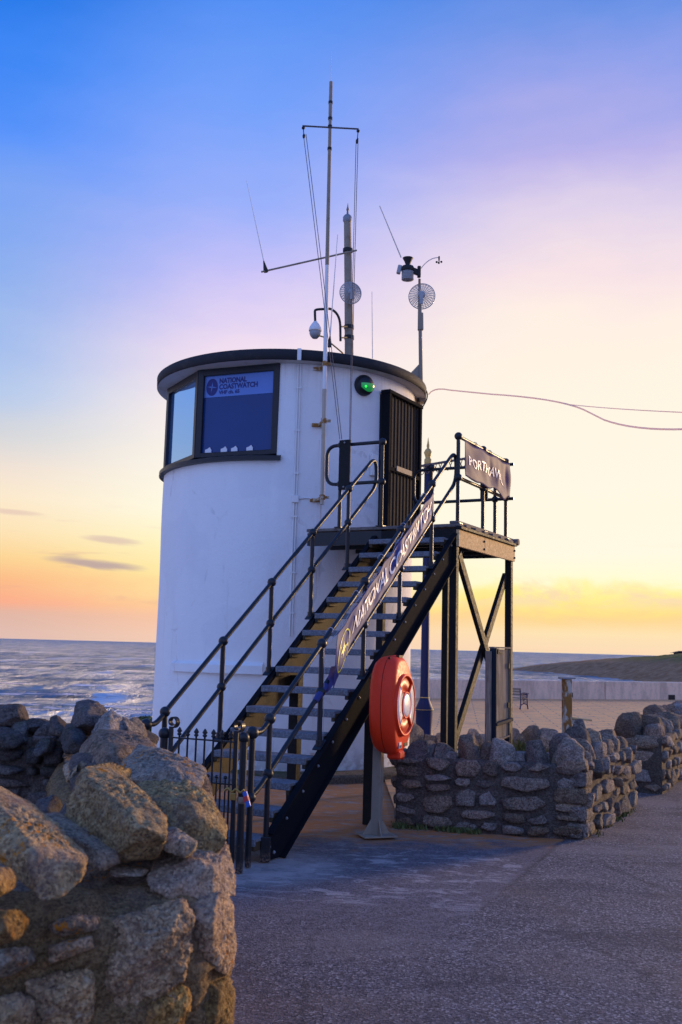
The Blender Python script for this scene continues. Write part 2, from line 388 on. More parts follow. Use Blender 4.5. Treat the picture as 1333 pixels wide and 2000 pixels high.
def paint(base, rough=0.4, bump_=0.3, sc=60, grime=0.2, spec=0.5, grimec=(0.05, 0.04, 0.03, 1), metal=0.0):
    def fn(t, b, co):
        P3 = geo_pos(t); n = t.noise(P3, sc*0.12, 5, 0.6); n2 = t.noise(P3, sc, 4, 0.6)
        c = t.mix(t.mr(n, 0.5, 0.75, 0, grime), base, grimec)
        sv_(t, b, col=c, rough=t.mr(n2, 0.3, 0.7, rough-0.08, rough+0.14, 'LINEAR'), spec=spec, metal=metal, nrm=t.bump(n2, bump_, 0.003))
    return fn
def paint_rust(base, rough, bump_, sc, grime, spec, grimec):
    def fn(t, b, co):
        P3 = geo_pos(t); n = t.noise(P3, 8, 5, 0.6); n2 = t.noise(P3, sc, 4, 0.6); r_ = t.m('MULTIPLY', t.mr(t.noise(P3, 30, 6, 0.75), 0.60, 0.66), t.mr(n, 0.45, 0.6)); sep = t.node('ShaderNodeSeparateXYZ'); t.l.new(P3, sep.inputs[0])
        c = t.mix(t.mr(n, 0.5, 0.75, 0, grime), base, grimec); c = t.mix(t.m('MULTIPLY', r_, 0.75), c, c4_(.16, .07, .03))
        c = t.mix(t.m('MULTIPLY', t.mr(sep.outputs[2], .10, .0), t.mr(n2, 0.4, 0.6)), c, c4_(.20, .13, .09))
        sv_(t, b, col=c, rough=t.m('ADD', t.mr(n2, 0.3, 0.7, rough-0.08, rough+0.14, 'LINEAR'), t.m('MULTIPLY', r_, 0.3)), spec=spec, nrm=t.bump(t.m('ADD', n2, r_), bump_, 0.003))
    return fn
M_black = mat('black_gloss_paint', paint_rust(c4_(.012, .014, .018), 0.38, 0.35, 70, 0.25, 0.35, c4_(.035, .03, .025)))
M_blacktimber = mat('black_timber', paint(c4_(.010, .010, .011), 0.65, 0.6, 40, 0.3, 0.22, c4_(.035, .028, .02)))
M_galv = mat('galvanised_steel', paint(c4_(.26, .27, .29), 0.55, 0.5, 90, 0.6, 0.4, c4_(.13, .12, .12), metal=0.35))
M_rust_post = mat('weathered_steel', paint(c4_(.30, .25, .19), 0.7, 0.5, 60, 0.7, 0.3, c4_(.20, .13, .08), metal=0.15))
M_grey = mat('grey_plastic', paint(c4_(.36, .37, .38), 0.5, 0.2, 60, 0.2, 0.4))
M_whitepl = mat('white_plastic', paint(c4_(.72, .71, .69), 0.45, 0.1, 60, 0.12, 0.5, c4_(.4, .36, .3)))
M_brass = mat('brass', paint(c4_(.42, .26, .07), 0.4, 0.3, 60, 0.3, 0.5, c4_(.1, .06, .03), metal=0.6))
M_navy = mat('navy_paint', paint(c4_(.008, .018, .085), 0.5, 0.2, 60, 0.15, 0.18, c4_(.03, .03, .06)))
M_gold = mat('gold_paint', paint(c4_(.45, .33, .10), 0.45, 0.2, 60, 0.2, 0.5))
M_red = mat('red_plastic', paint(c4_(.80, .040, .008), 0.48, 0.12, 50, 0.12, 0.28, c4_(.36, .02, .01)))
M_reddk = mat('red_plastic_recess', paint(c4_(.60, .045, .010), 0.42, 0.12, 50, 0.12, 0.5, c4_(.36, .02, .01)))
M_lens = mat('white_lens', paint(c4_(.66, .66, .70), 0.3, 0.05, 50, 0.08, 0.5, c4_(.6, .6, .62)))
M_seam = mat('dark_seam', paint(c4_(.05, .006, .004), 0.6, 0.1, 50, 0.0, 0.3))
M_rope = mat('halyard_rope', paint(c4_(.10, .09, .10), 0.8, 0.2, 60, 0.2, 0.2))
M_ropepale = mat('pale_rope', paint(c4_(.45, .45, .52), 0.8, 0.2, 60, 0.1, 0.2))
M_bulb = mat('dark_rubber', paint(c4_(.02, .02, .02), 0.6, 0.2, 60, 0.1, 0.3))

def white_render(t, b, co):
    P3 = geo_pos(t); sep0 = t.node('ShaderNodeSeparateXYZ'); t.l.new(P3, sep0.inputs[0])
    n = t.noise(t.scale(P3, (1, 1, 0.35)), 2.3, 5, 0.6); n2 = t.noise(P3, 38, 5, 0.65); n3 = t.noise(P3, 8, 4, 0.6)
    c = t.mix(t.mr(n, 0.42, 0.75, 0, 0.30), c4_(.78, .78, .77), c4_(.66, .64, .64))
    st = t.noise(t.scale(P3, (7, 7, 0.5)), 1.7, 5, 0.65)
    c = t.mix(t.mr(st, 0.60, 0.78, 0, 0.30), c, c4_(.50, .48, .47))
    sep = t.node('ShaderNodeSeparateXYZ'); t.l.new(P3, sep.inputs[0])
    low = t.m('MULTIPLY', t.mr(sep.outputs[2], 0.55, 0.02), t.mr(n3, 0.38, 0.62))
    c = t.mix(t.m('MULTIPLY', low, 0.7), c, c4_(.30, .27, .25))
    pt = t.noise(P3, 0.9, 3, 0.5); c = t.mix(t.mr(pt, 0.52, 0.56, 0, 0.16), c, c4_(.60, .60, .64))
    ce = t.voro(t.scale(P3, (1, 1, .6)), 1.1, 'DISTANCE_TO_EDGE'); cm = t.m('MULTIPLY', t.mr(t.m('ADD', ce, t.m('MULTIPLY', t.m('SUBTRACT', n3, 0.5), 0.12)), 0.006, 0.0), t.mr(n, 0.45, 0.6))
    c = t.mix(t.m('MULTIPLY', cm, 0.25), c, c4_(.30, .28, .27))
    top = t.m('MULTIPLY', t.mr(sep0.outputs[2], 4.6, 5.15), t.mr(t.noise(t.scale(P3, (9, 9, .4)), 1.5, 5, 0.7), 0.46, 0.66)); c = t.mix(t.m('MULTIPLY', top, 0.22), c, c4_(.36, .30, .25))
    rv = t.m('MULTIPLY', t.m('MULTIPLY', t.mr(t.m('ABSOLUTE', t.m('SUBTRACT', sep0.outputs[0], -0.27)), 0.05, 0.005), t.mr(t.noise(t.scale(P3, (30, 30, .8)), 1.2, 4, 0.6), 0.4, 0.6)), t.mr(t.m('FRACT', t.m('MULTIPLY', t.m('SUBTRACT', sep0.outputs[2], 3.42), 1.29)), 0.3, 1.0))
    c = t.mix(t.m('MULTIPLY', rv, 0.6), c, c4_(.40, .22, .10))
    sp = t.noise(P3, 55, 2, 0.5); c = t.mix(t.mr(sp, 0.74, 0.78, 0, 0.5), c, c4_(.35, .33, .33))
    h = t.m('ADD', n2, t.m('MULTIPLY', n3, 1.6))
    sv_(t, b, col=c, rough=0.75, spec=0.3, nrm=t.bump(h, 0.5, 0.010))
M_white = mat('white_masonry_paint', white_render)
M_soffit = mat('painted_soffit', paint(c4_(.50, .48, .46), 0.8, 0.4, 50, 0.5, 0.2, c4_(.30, .25, .2)))
M_rim = mat('black_bitumen_rim', paint(c4_(.020, .022, .028), 0.75, 0.9, 60, 0.4, 0.3, c4_(.07, .06, .05)))

def wood(base, dark, sc=1.0, axis=2):
    def fn(t, b, co):
        P3 = geo_pos(t); s = [14, 14, 14]; s[axis] = 1.0
        g = t.noise(t.scale(P3, tuple(s)), 3*sc, 6, 0.65, 0.6); n = t.noise(P3, 5, 4, 0.6)
        c = t.mix(t.mr(g, 0.35, 0.65), dark, base); c = t.mix(t.mr(n, 0.5, 0.75, 0, 0.5), c, dark)
        sv_(t, b, col=c, rough=0.8, spec=0.25, nrm=t.bump(g, 0.6, 0.006))
    return fn
M_wood = mat('weathered_timber', wood(c4_(.34, .27, .20), c4_(.16, .12, .09)))
M_deck = mat('deck_board', wood(c4_(.20, .17, .15), c4_(.09, .075, .07), 1.0, 0))
M_plank = mat('fascia_timber', wood(c4_(.80, .56, .27), c4_(.50, .33, .15), 0.8, 0))
def tread_mat(t, b, co):
    P3 = geo_pos(t); n = t.noise(P3, 60, 5, 0.7); n2 = t.noise(P3, 11, 4, 0.6)
    c = t.mix(t.mr(n, 0.38, 0.68), c4_(.10, .11, .13), c4_(.22, .235, .27)); c = t.mix(t.mr(n2, 0.5, 0.7, 0, 0.5), c, c4_(.14, .10, .075))
    sv_(t, b, col=c, rough=0.62, spec=0.4, nrm=t.bump(n, 0.7, 0.006))
M_tread = mat('worn_tread', tread_mat)
def stringer_in(t, b, co):
    P3 = geo_pos(t); n = t.noise(P3, 6, 6, 0.7); n2 = t.noise(P3, 50, 4, 0.7)
    c = t.mix(t.mr(n, 0.35, 0.55), c4_(.018, .017, .016), c4_(.060, .040, .020)); c = t.mix(t.mr(n2, 0.5, 0.7, 0, 0.5), c, c4_(.05, .035, .02))
    sv_(t, b, col=c, rough=0.75, spec=0.3, nrm=t.bump(n2, 0.6, 0.005))
M_strin = mat('rusty_inner_stringer', stringer_in)
def rusty(t, b, co):
    P3 = geo_pos(t); n = t.noise(t.scale(P3, (1, 1, .4)), 16, 6, 0.7, 0.5); n2 = t.noise(P3, 60, 4, 0.7)
    c = t.mix(t.mr(n, 0.42, 0.52), c4_(.52, .47, .38), c4_(.30, .14, .035)); c = t.mix(t.mr(n2, 0.5, 0.75, 0, 0.6), c, c4_(.12, .06, .02))
    sv_(t, b, col=c, rough=0.85, spec=0.2, nrm=t.bump(t.m('ADD', n, n2), 0.8, 0.006))
M_rusty = mat('rusty_peeling_paint', rusty)
def glass_dark(t, b, co):
    n = t.noise(geo_pos(t), 1.2, 2, 0.5)
    sv_(t, b, col=t.mix(n, c4_(.006, .036, .145), c4_(.014, .055, .20)), rough=0.05, ior=1.45, spec=0.35)  # blue of the reflected sky is put into the base colour
M_glass = mat('window_glass', glass_dark)
def glass_sky(t, b, co): sv_(t, b, col=c4_(.26, .52, .92), rough=0.03, metal=0.85)  # bright sky reflection is put into this blue mirror tint
M_glass2 = mat('sky_tint_glass', glass_sky)
M_doorglass = mat('door_glass', lambda t, b, co: sv_(t, b, col=c4_(.07, .065, .065), rough=0.7, spec=0.03))
M_signblue = mat('window_sign_film', paint(c4_(.10, .20, .52), 0.35, 0.0, 30, 0.1, 0.4, c4_(.08, .15, .42)))
M_signnavy = mat('window_sign_ink', paint(c4_(.025, .03, .16), 0.5, 0.0, 30, 0.0, 0.3))
def cloth_mat(t, b, co):
    n = t.noise(geo_pos(t), 400, 2, 0.5)
    sv_(t, b, col=c4_(.05, .068, .24), rough=0.55, spec=0.16, nrm=t.bump(n, 0.1, 0.001))
    o = [x for x in t.n if x.type == 'OUTPUT_MATERIAL'][0]
    tr = t.node('ShaderNodeBsdfTranslucent'); tr.inputs[0].default_value = (.50, .24, .10, 1)
    mx = t.node('ShaderNodeMixShader'); mx.inputs[0].default_value = 0.22
    t.l.new(b.outputs[0], mx.inputs[1]); t.l.new(tr.outputs[0], mx.inputs[2]); t.l.new(mx.outputs[0], o.inputs[0])
M_banner = mat('navy_banner_vinyl', cloth_mat)
def cloth_backlit(t, b, co):
    cloth_mat(t, b, co)
    for x in t.n:
        if x.type == 'MIX_SHADER': x.inputs[0].default_value = 0.45
        if x.type == 'BSDF_TRANSLUCENT': x.inputs[0].default_value = (.80, .40, .12, 1)  # gold of the sun behind the banner is put into this tint
M_banner2 = mat('backlit_banner_vinyl', cloth_backlit)
M_print = mat('white_print', paint(c4_(.75, .75, .78), 0.45, 0.0, 30, 0.0, 0.4))
M_yprint = mat('yellow_print', paint(c4_(.70, .66, .02), 0.45, 0.0, 30, 0.0, 0.4))
M_greenlens = mat('green_lens', lambda t, b, co: sv_(t, b, col=c4_(.01, .16, .045), rough=0.12, spec=0.7, em=c4_(.01, .30, .06), ems=0.5))
M_greenlamp = mat('green_lamp_glow', lambda t, b, co: sv_(t, b, col=c4_(.02, .5, .05), em=c4_(.02, 1, .05), ems=2.2))
M_bluebag = mat('blue_plastic', paint(c4_(.03, .12, .50), 0.4, 0.1))
M_redtape = mat('red_tape', paint(c4_(.5, .04, .04), 0.5, 0.1))

def ground_mat(t, b, co):
    P3 = geo_pos(t); big = t.noise(P3, 0.8, 5, 0.6, 0.4); agg = t.voro(P3, 88, 'F1', 1); n2 = t.noise(P3, 120, 3, 0.65); med = t.noise(P3, 7, 5, 0.7)
    hs = t.node('ShaderNodeSeparateColor'); t.l.new(agg, hs.inputs[0]); sp = t.node('ShaderNodeSeparateXYZ'); t.l.new(P3, sp.inputs[0]); gx, gy = sp.outputs[0], sp.outputs[1]
    # older asphalt of the path
    c = t.mix(t.mr(hs.outputs[0], 0, 1, 0, 1, 'LINEAR'), c4_(.042, .037, .042), c4_(.205, .170, .168))
    c = t.mix(t.mr(hs.outputs[1], 0.84, 0.93, 0, 0.8), c, c4_(.42, .37, .34))
    c = t.mix(t.mr(n2, 0.52, 0.7, 0, 0.75), c, c4_(.035, .028, .030))
    c = t.mix(t.mr(big, 0.42, 0.66, 0, 0.4), c, c4_(.17, .115, .085))
    c = t.mix(t.mr(med, 0.5, 0.68, 0, 0.5), c, c4_(.060, .045, .048))
    # patched apron in front of the tower, ending in a straight joint on the right
    a = t.mix(hs.outputs[0], c4_(.080, .064, .068), c4_(.20, .165, .165))
    a = t.mix(t.mr(n2, 0.52, 0.7, 0, 0.7), a, c4_(.036, .030, .034)); a = t.mix(t.mr(med, 0.5, 0.68, 0, 0.5), a, c4_(.062, .048, .055))
    sc_ = t.noise(t.scale(P3, (1.8, 3.6, 1)), 2.0, 8, 0.78, 0.9); msk = t.noise(P3, 0.9, 3, 0.5)
    band = t.m('MULTIPLY', t.mr(gy, 5.9, 6.9), t.mr(gy, 9.1, 8.0))
    mk = t.m('MULTIPLY', band, t.m('MULTIPLY', t.mr(sc_, 0.50, 0.60), t.mr(msk, 0.36, 0.50)))
    a = t.mix(t.m('MULTIPLY', mk, 0.65), a, c4_(.44, .38, .35))
    n = t.noise(P3, 1.9, 5, 0.65, 0.4)
    edge = t.mr(t.m('ADD', gy, t.m('MULTIPLY', t.m('SUBTRACT', n, 0.5), 1.6)), 8.35, 9.0)
    cem = t.mix(t.mr(med, 0.4, 0.65), c4_(.38, .28, .21), c4_(.22, .16, .13))
    och = t.noise(t.scale(P3, (2.5, 6, 1), loc=(3, 1, 0)), 1.6, 5, 0.7, 0.6)
    cem = t.mix(t.mr(och, 0.34, 0.54, 0, 0.95), cem, c4_(.44, .17, .05))
    a = t.mix(edge, a, cem)
    fx = t.m('SUBTRACT', gx, -0.55); fy = t.m('SUBTRACT', gy, 7.6); rr = t.m('ADD', t.m('MULTIPLY', fx, fx), t.m('MULTIPLY', fy, fy))
    a = t.mix(t.m('MULTIPLY', t.mr(rr, 0.55, 0.05), t.mr(med, 0.35, 0.6, 0.4, 0.9)), a, c4_(.38, .32, .29))
    wj = t.m('MULTIPLY', t.m('SUBTRACT', t.noise(P3, 3.5, 4, 0.6), 0.5), 0.10)
    # joint runs diagonally from the wall corner towards the camera; the apron fades out towards the viewer
    dj = t.m('ADD', t.m('SUBTRACT', t.m('MULTIPLY', t.m('SUBTRACT', gy, 8.95), 0.44), t.m('SUBTRACT', gx, 2.0)), wj)
    zone = t.m('MULTIPLY', t.mr(dj, -0.015, 0.02), t.mr(t.m('ADD', gy, t.m('MULTIPLY', t.m('SUBTRACT', n, 0.5), 2.4)), 5.2, 7.0))
    jn = t.m('MULTIPLY', t.m('MULTIPLY', t.mr(dj, -0.05, -0.015), t.mr(dj, 0.03, 0.0)), t.mr(gy, 6.6, 7.6))
    # hairline cracks, tyre-dark smears and pale sandy drifts
    cr = t.voro(t.scale(P3, (1.0, 0.8, 1)), 0.55, 'DISTANCE_TO_EDGE'); crn = t.noise(P3, 3.0, 5, 0.7)
    crm = t.m('MULTIPLY', t.mr(t.m('ADD', cr, t.m('MULTIPLY', t.m('SUBTRACT', crn, 0.5), 0.16)), 0.012, 0.0), t.mr(crn, 0.35, 0.6))
    c = t.mix(t.m('MULTIPLY', crm, 0.8), c, c4_(.02, .018, .02))
    sm = t.noise(t.scale(P3, (0.6, 1.5, 1), rot=(0, 0, 0.5)), 1.1, 5, 0.65, 0.6); c = t.mix(t.mr(sm, 0.50, 0.66, 0, 0.40), c, c4_(.25, .20, .18)); c = t.mix(t.mr(sm, 0.46, 0.32, 0, 0.5), c, c4_(.045, .038, .045))
    c = t.mix(zone, c, a); c = t.mix(t.m('MULTIPLY', jn, 0.4), c, c4_(.03, .025, .025))
    d = t.m('ADD', t.m('MULTIPLY', t.voro(P3, 88), 0.35), t.m('MULTIPLY', n2, 0.9))
    sv_(t, b, col=c, rough=0.9, spec=0.3, nrm=t.bump(t.m('ADD', d, t.m('MULTIPLY', med, 1.6)), 0.7, 0.008))
M_asphalt = mat('worn_asphalt', ground_mat)
def prom_mat(t, b, co):
    P3 = geo_pos(t); br = t.node('ShaderNodeTexBrick'); t.put(br.inputs['Vector'], t.scale(P3, (1, 1, 1), rot=(0, 0, 0.12)))
    br.inputs['Scale'].default_value = 1.0; br.inputs['Brick Width'].default_value = 1.2; br.inputs['Row Height'].default_value = 0.6; br.inputs['Mortar Size'].default_value = 0.02
    br.inputs['Color1'].default_value = (.84, .40, .14, 1); br.inputs['Color2'].default_value = (.72, .35, .13, 1); br.inputs['Mortar'].default_value = (.22, .15, .12, 1)
    n = t.noise(P3, 2.0, 5, 0.65); c = t.mix(t.mr(n, 0.4, 0.7, 0, 0.5), br.outputs[0], c4_(.28, .19, .15))
    sv_(t, b, col=c, rough=0.6, spec=0.2, nrm=t.bump(n, 0.25, 0.01))
M_prom = mat('promenade_paving', prom_mat)
def path_mat(t, b, co):
    P3 = geo_pos(t); n = t.noise(P3, 3.0, 5, 0.65); n2 = t.noise(P3, 60, 3, 0.6)
    sv_(t, b, col=t.mix(t.mr(n, 0.4, 0.65), c4_(.30, .28, .30), c4_(.20, .185, .20)), rough=0.7, nrm=t.bump(n2, 0.4, 0.005))
M_path = mat('grey_concrete', path_mat)
M_teal = mat('dark_teal_paint', paint(c4_(.012, .022, .035), 0.6, 0.2, 60, 0.2, 0.15, c4_(.03, .03, .03)))
M_matt = mat('matt_black_paint', paint(c4_(.011, .012, .015), 0.8, 0.35, 70, 0.25, 0.02, c4_(.025, .02, .018)))
def cable_mat(t, b, co):
    sv_(t, b, col=c4_(.9, .75, .70), rough=0.6, spec=0.1); o = [x for x in t.n if x.type == 'OUTPUT_MATERIAL'][0]
    tr = t.node('ShaderNodeBsdfTranslucent'); tr.inputs[0].default_value = (.95, .80, .74, 1); mx = t.node('ShaderNodeMixShader'); mx.inputs[0].default_value = 0.75
    t.l.new(b.outputs[0], mx.inputs[1]); t.l.new(tr.outputs[0], mx.inputs[2]); t.l.new(mx.outputs[0], o.inputs[0])
M_cable = mat('pale_plastic_cable', cable_mat)
def seawall_mat(t, b, co):
    P3 = geo_pos(t); n = t.noise(t.scale(P3, (1, 1, 0.25)), 1.6, 6, 0.7); n2 = t.noise(P3, 9, 5, 0.7)
    c = t.mix(t.mr(n, 0.4, 0.65), c4_(.84, .60, .43), c4_(.58, .41, .30)); c = t.mix(t.mr(n2, 0.5, 0.72, 0, 0.4), c, c4_(.24, .22, .23))
    sv_(t, b, col=c, rough=0.85, nrm=t.bump(n2, 0.6, 0.02))
M_seawall = mat('sea_wall_concrete', seawall_mat)
def sea_mat(t, b, co):
    P3 = geo_pos(t)
    n1 = t.noise(t.scale(P3, (0.5, 1.6, 1)), 0.22, 4, 0.62, 0.4); n2 = t.noise(t.scale(P3, (0.7, 1.6, 1)), 1.1, 4, 0.65, 0.3); n3 = t.noise(t.scale(P3, (0.05, 0.25, 1)), 0.30, 4, 0.6)
    gust = t.noise(t.scale(P3, (1.0, 0.16, 1)), 0.22, 7, 0.72, 0.3); sw = t.noise(t.scale(P3, (0.12, 0.30, 1)), 0.25, 4, 0.6)
    k = t.m('MULTIPLY', t.mr(gust, 0.40, 0.60, 0.10, 1.0), t.mr(sw, 0.35, 0.6, 0.5, 1.2))
    h = t.m('MULTIPLY', t.m('ADD', t.m('ADD', t.m('MULTIPLY', n1, 1.4), t.m('MULTIPLY', n2, 0.6)), t.m('MULTIPLY', n3, 1.2)), k)
    nb = t.bump(h, 1.0, 3.5); o = [x for x in t.n if x.type == 'OUTPUT_MATERIAL'][0]
    # wind-roughened water: the averaged mirror share is small, calm streaks mirror more
    df = t.node('ShaderNodeBsdfDiffuse'); t.put(df.inputs[0], t.mix(k, c4_(.28, .42, .54), c4_(.11, .25, .38))); t.l.new(nb, df.inputs['Normal'])
    gl_ = t.node('ShaderNodeBsdfGlossy'); gl_.inputs['Roughness'].default_value = 0.30; gl_.inputs['Color'].default_value = (.80, .84, .98, 1); t.l.new(nb, gl_.inputs['Normal'])
    sp_ = t.noise(t.scale(P3, (1.0, 0.22, 1)), 0.9, 5, 0.75); wv = t.noise(t.scale(P3, (0.09, 0.55, 1)), 0.22, 4, 0.6)
    fac = t.m('ADD', t.mr(k, 0.1, 1.0, 0.26, 0.08), t.m('MULTIPLY', t.mr(sp_, 0.54, 0.66), 0.15))
    fac = t.m('MULTIPLY', fac, t.mr(wv, 0.36, 0.5, 0.35, 1.0))
    mx = t.node('ShaderNodeMixShader'); t.put(mx.inputs[0], fac); t.l.new(df.outputs[0], mx.inputs[1]); t.l.new(gl_.outputs[0], mx.inputs[2]); t.l.new(mx.outputs[0], o.inputs[0])
M_sea = mat('sea_water', sea_mat)
M_foam = mat('sea_foam', paint(c4_(.85, .76, .72), 0.8, 0.6, 20, 0.2, 0.3, c4_(.6, .52, .5)))
def head_mat(t, b, co):
    P3 = geo_pos(t); n = t.noise(P3, 0.10, 6, 0.7); n2 = t.noise(P3, 0.6, 5, 0.7)
    sep = t.node('ShaderNodeSeparateXYZ'); t.l.new(P3, sep.inputs[0])
    c = t.mix(t.mr(n2, 0.35, 0.65), c4_(.26, .13, .06), c4_(.42, .23, .12))
    g = t.m('MULTIPLY', t.mr(sep.outputs[2], -0.2, 1.2), t.mr(n, 0.30, 0.52))
    c = t.mix(g, c, c4_(.14, .13, .035))
    sv_(t, b, col=c, rough=0.95, spec=0.1, nrm=t.bump(n2, 1.0, 0.5))
M_head = mat('headland_rock', head_mat)
M_leaf = mat('shrub_leaf', paint(c4_(.07, .11, .03), 0.6, 0.2, 30, 0.4, 0.3, c4_(.03, .05, .015)))
M_grass = mat('grass_blade', paint(c4_(.10, .12, .035), 0.7, 0.2, 30, 0.4, 0.3, c4_(.16, .13, .05)))
M_plinth = mat('mossy_plinth', rock(c4_(.14, .105, .08), c4_(.06, .05, .035), c4_(.22, .17, .12), moss=0.8, pale=0.15, bumpd=0.02))

# ================================================================== GROUND, SEA
def gz(x, y):
    """ground height: flat round the tower, falling to the lower promenade beyond"""
    u = np.clip((np.asarray(y, float)-17)/14, 0, 1); return -0.62*u*u*(3-2*u)

def sheet(name, x0, x1, y0, y1, nx, ny, matl, dz=0.0, clip=None, rel=0.0, ysp=1.0):
    xs = np.linspace(x0, x1, nx); ys = y0+(y1-y0)*np.linspace(0, 1, ny)**ysp
    X, Y = np.meshgrid(xs, ys); P2 = np.stack([X.ravel(), Y.ravel()], 1)
    Zz = gz(P2[:, 0], P2[:, 1])+dz
    if rel: Zz = Zz + rel*fbm(np.c_[P2*0.8, np.zeros(len(P2))], 4, 0.55, 5)
    i = np.arange((ny-1)*nx).reshape(ny-1, nx)[:, :-1].ravel()
    F = np.stack([i, i+1, i+nx+1, i+nx], 1)
    V = np.c_[P2, Zz]
    if clip is not None:
        cen = V[F].mean(1); F = F[clip(cen[:, 0], cen[:, 1])]
    return npmesh(name, V, F, matl)

# one continuous ground sheet; its left edge drops to the beach
def ground_mesh():
    xs = np.concatenate([np.linspace(-3.2, 12, 180), np.linspace(12.5, 140, 60)])
    ys = np.concatenate([np.linspace(-6, 16, 240), np.linspace(16.3, 70, 90)])
    X, Y = np.meshgrid(xs, ys); x = X.ravel().copy(); y = Y.ravel()
    z = gz(x, y) - 0.012 + 0.010*fbm(np.c_[x*0.8, y*0.8, x*0], 4, 0.55, 5)*(y < 16)
    ny, nx = X.shape; i = np.arange((ny-1)*nx).reshape(ny-1, nx)[:, :-1].ravel(); F = np.stack([i, i+1, i+nx+1, i+nx], 1)
    V = np.c_[x, y, z]
    cen = V[F].mean(1)
    # seaward edge (behind the sea wall) and the left edge beyond the tower
    keep = (cen[:, 1] < 45.5+0.42*cen[:, 0]) & ((cen[:, 1] < 16.5) | (cen[:, 0] > -1.5))
    return npmesh('ground', V, F[keep], M_asphalt)
setp(ground_mesh(), kind='structure')
bank = MB()
bank.add([(-3.2, -6, -.02), (-3.2, 16.5, -.02), (-6.5, 17, -3.4), (-6.5, -6, -3.4)], [(0, 1, 2, 3)])
bank.add([(-3.2, 16.5, -.02), (-1.5, 17, -.02), (-1.5, 45.2, -.64), (-6, 45, -3.4), (-6.5, 17, -3.4)], [(0, 1, 4), (1, 2, 3, 4)])
setp(bank.build('bank', M_plinth), kind='structure')
setp(sheet('promenade', 1.2, 90, 15.6, 82, 90, 90, M_prom, 0.006, clip=lambda x, y: (y < 44.6+0.42*x)), kind='structure')
yp = MB(); yp.add([(.62, 9.72, .008), (2.08, 9.32, .008), (3.12, 11.2, .008), (3.3, 12.1, .008), (6.1, 15.62, .008), (.62, 15.62, .008)], [(0, 1, 2, 3, 4, 5)])
setp(yp.build('yard_paving', M_prom), kind='structure')
yp = MB(); yp.add([(.9, 14.7, .014), (5.4, 14.7, .014), (6.8, 16.3, .014), (.9, 16.3, .014)], [(0, 1, 2, 3)])
setp(yp.build('path', M_path), kind='structure')
# sea: dense near water with real swell, then flat to the horizon
def sea():
    ysr = np.concatenate([np.linspace(16, 260, 520), 260*np.exp(np.linspace(0, math.log(25000/260), 60))[1:]])
    a = np.linspace(-0.75, 0.75, 260)
    Y, A = np.meshgrid(ysr, a, indexing='ij'); X = (Y*A).ravel(); Yf = Y.ravel()
    z = np.full(len(X), -3.0)
    w = np.clip(1-(Yf-16)/500, 0, 1)
    q = np.c_[X*0.030, Yf*0.16, X*0]
    sw = fbm(q+3, 3, 0.5, 11)*0.26 + fbm(np.c_[X*0.15, Yf*0.45, X*0], 4, 0.6, 12)*0.22
    # breaking rollers near the shore
    ph = Yf-0.05*X+2.2*fbm(np.c_[X*0.05, Yf*0.02, X*0], 2, 0.5, 3)
    for c_, h_ in ((72, .22), (86, .26), (104, .16), (132, .12)):
        u = (ph-c_); sw += h_*np.exp(-(u/np.where(u < 0, 0.9, 2.6))**2)*(0.5+0.5*vnoise(np.c_[X*0.09, X*0+c_, X*0], 4))
    z = z + sw*w
    ny, nx = Y.shape; i = np.arange((ny-1)*nx).reshape(ny-1, nx)[:, :-1].ravel(); F = np.stack([i, i+1, i+nx+1, i+nx], 1)
    o = npmesh('sea', np.c_[X, Yf, z], F, M_sea); setp(o, kind='structure')
    # surf: broken patches of foam lying just on the water behind each roller
    V = []; FF = []; r = np.random.default_rng(4)
    for c_ in (66, 70, 84, 102):
        for k in range(46):
            x0 = r.uniform(-60, -6); yy = c_+r.normal()*0.9+0.05*x0; wd = r.uniform(0.6, 3.2); dp = r.uniform(0.10, 0.35)
            n = 12; b = len(V); cz = -2.84
            for j in range(n):
                t_ = 2*math.pi*j/n; rr = 1+0.35*math.sin(3*t_+k)+0.2*r.normal()
                V.append((x0+wd*rr*math.cos(t_)*0.5, yy+dp*rr*math.sin(t_), cz+0.03*r.random()))
            V.append((x0, yy, cz+0.06))
            for j in range(n): FF.append((b+j, b+(j+1) % n, b+n))
    f = npmesh('surf', V, FF, M_foam); setp(f, 'lines of pale surf breaking on the water beyond the rubble wall', 'surf', kind='stuff')
sea()
# headland to the right: rocky tongue rising to a grassy top
def headland():
    xs = np.linspace(30, 210, 260); ys = np.linspace(150, 420, 200)
    X, Y = np.meshgrid(xs, ys); x = X.ravel(); y = Y.ravel()
    r_ = x/y
    ridge = np.clip((r_-0.168)/(0.345-0.168), 0, 2.2)
    prof = np.where(ridge < 1, ridge**0.72, 1+(ridge-1)*0.5)
    mid_ = 262-40*np.clip(ridge, 0, 1.4)
    wid = 14+70*np.clip(ridge, 0, 1.6)
    cs = np.exp(-((y-mid_)/wid)**2*1.0)
    near = np.clip((y-(mid_-wid*0.95))/(wid*0.7), 0, 1); near = near*near*(3-2*near)
    z = -3.4 + prof*cs*near*5.5
    z += fbm(np.c_[x*0.06, y*0.06, x*0], 5, 0.6, 21)*0.75*np.clip(ridge*5, 0, 1)*near
    z = np.where(ridge <= 0, -4.5, z)
    ny, nx = X.shape; i = np.arange((ny-1)*nx).reshape(ny-1, nx)[:, :-1].ravel(); F = np.stack([i, i+1, i+nx+1, i+nx], 1)
    V = np.c_[x, y, z]; kk = V[F][:, :, 2].max(1) > -3.3
    o = npmesh('headland', V, F[kk], M_head); setp(o, kind='structure')
headland()
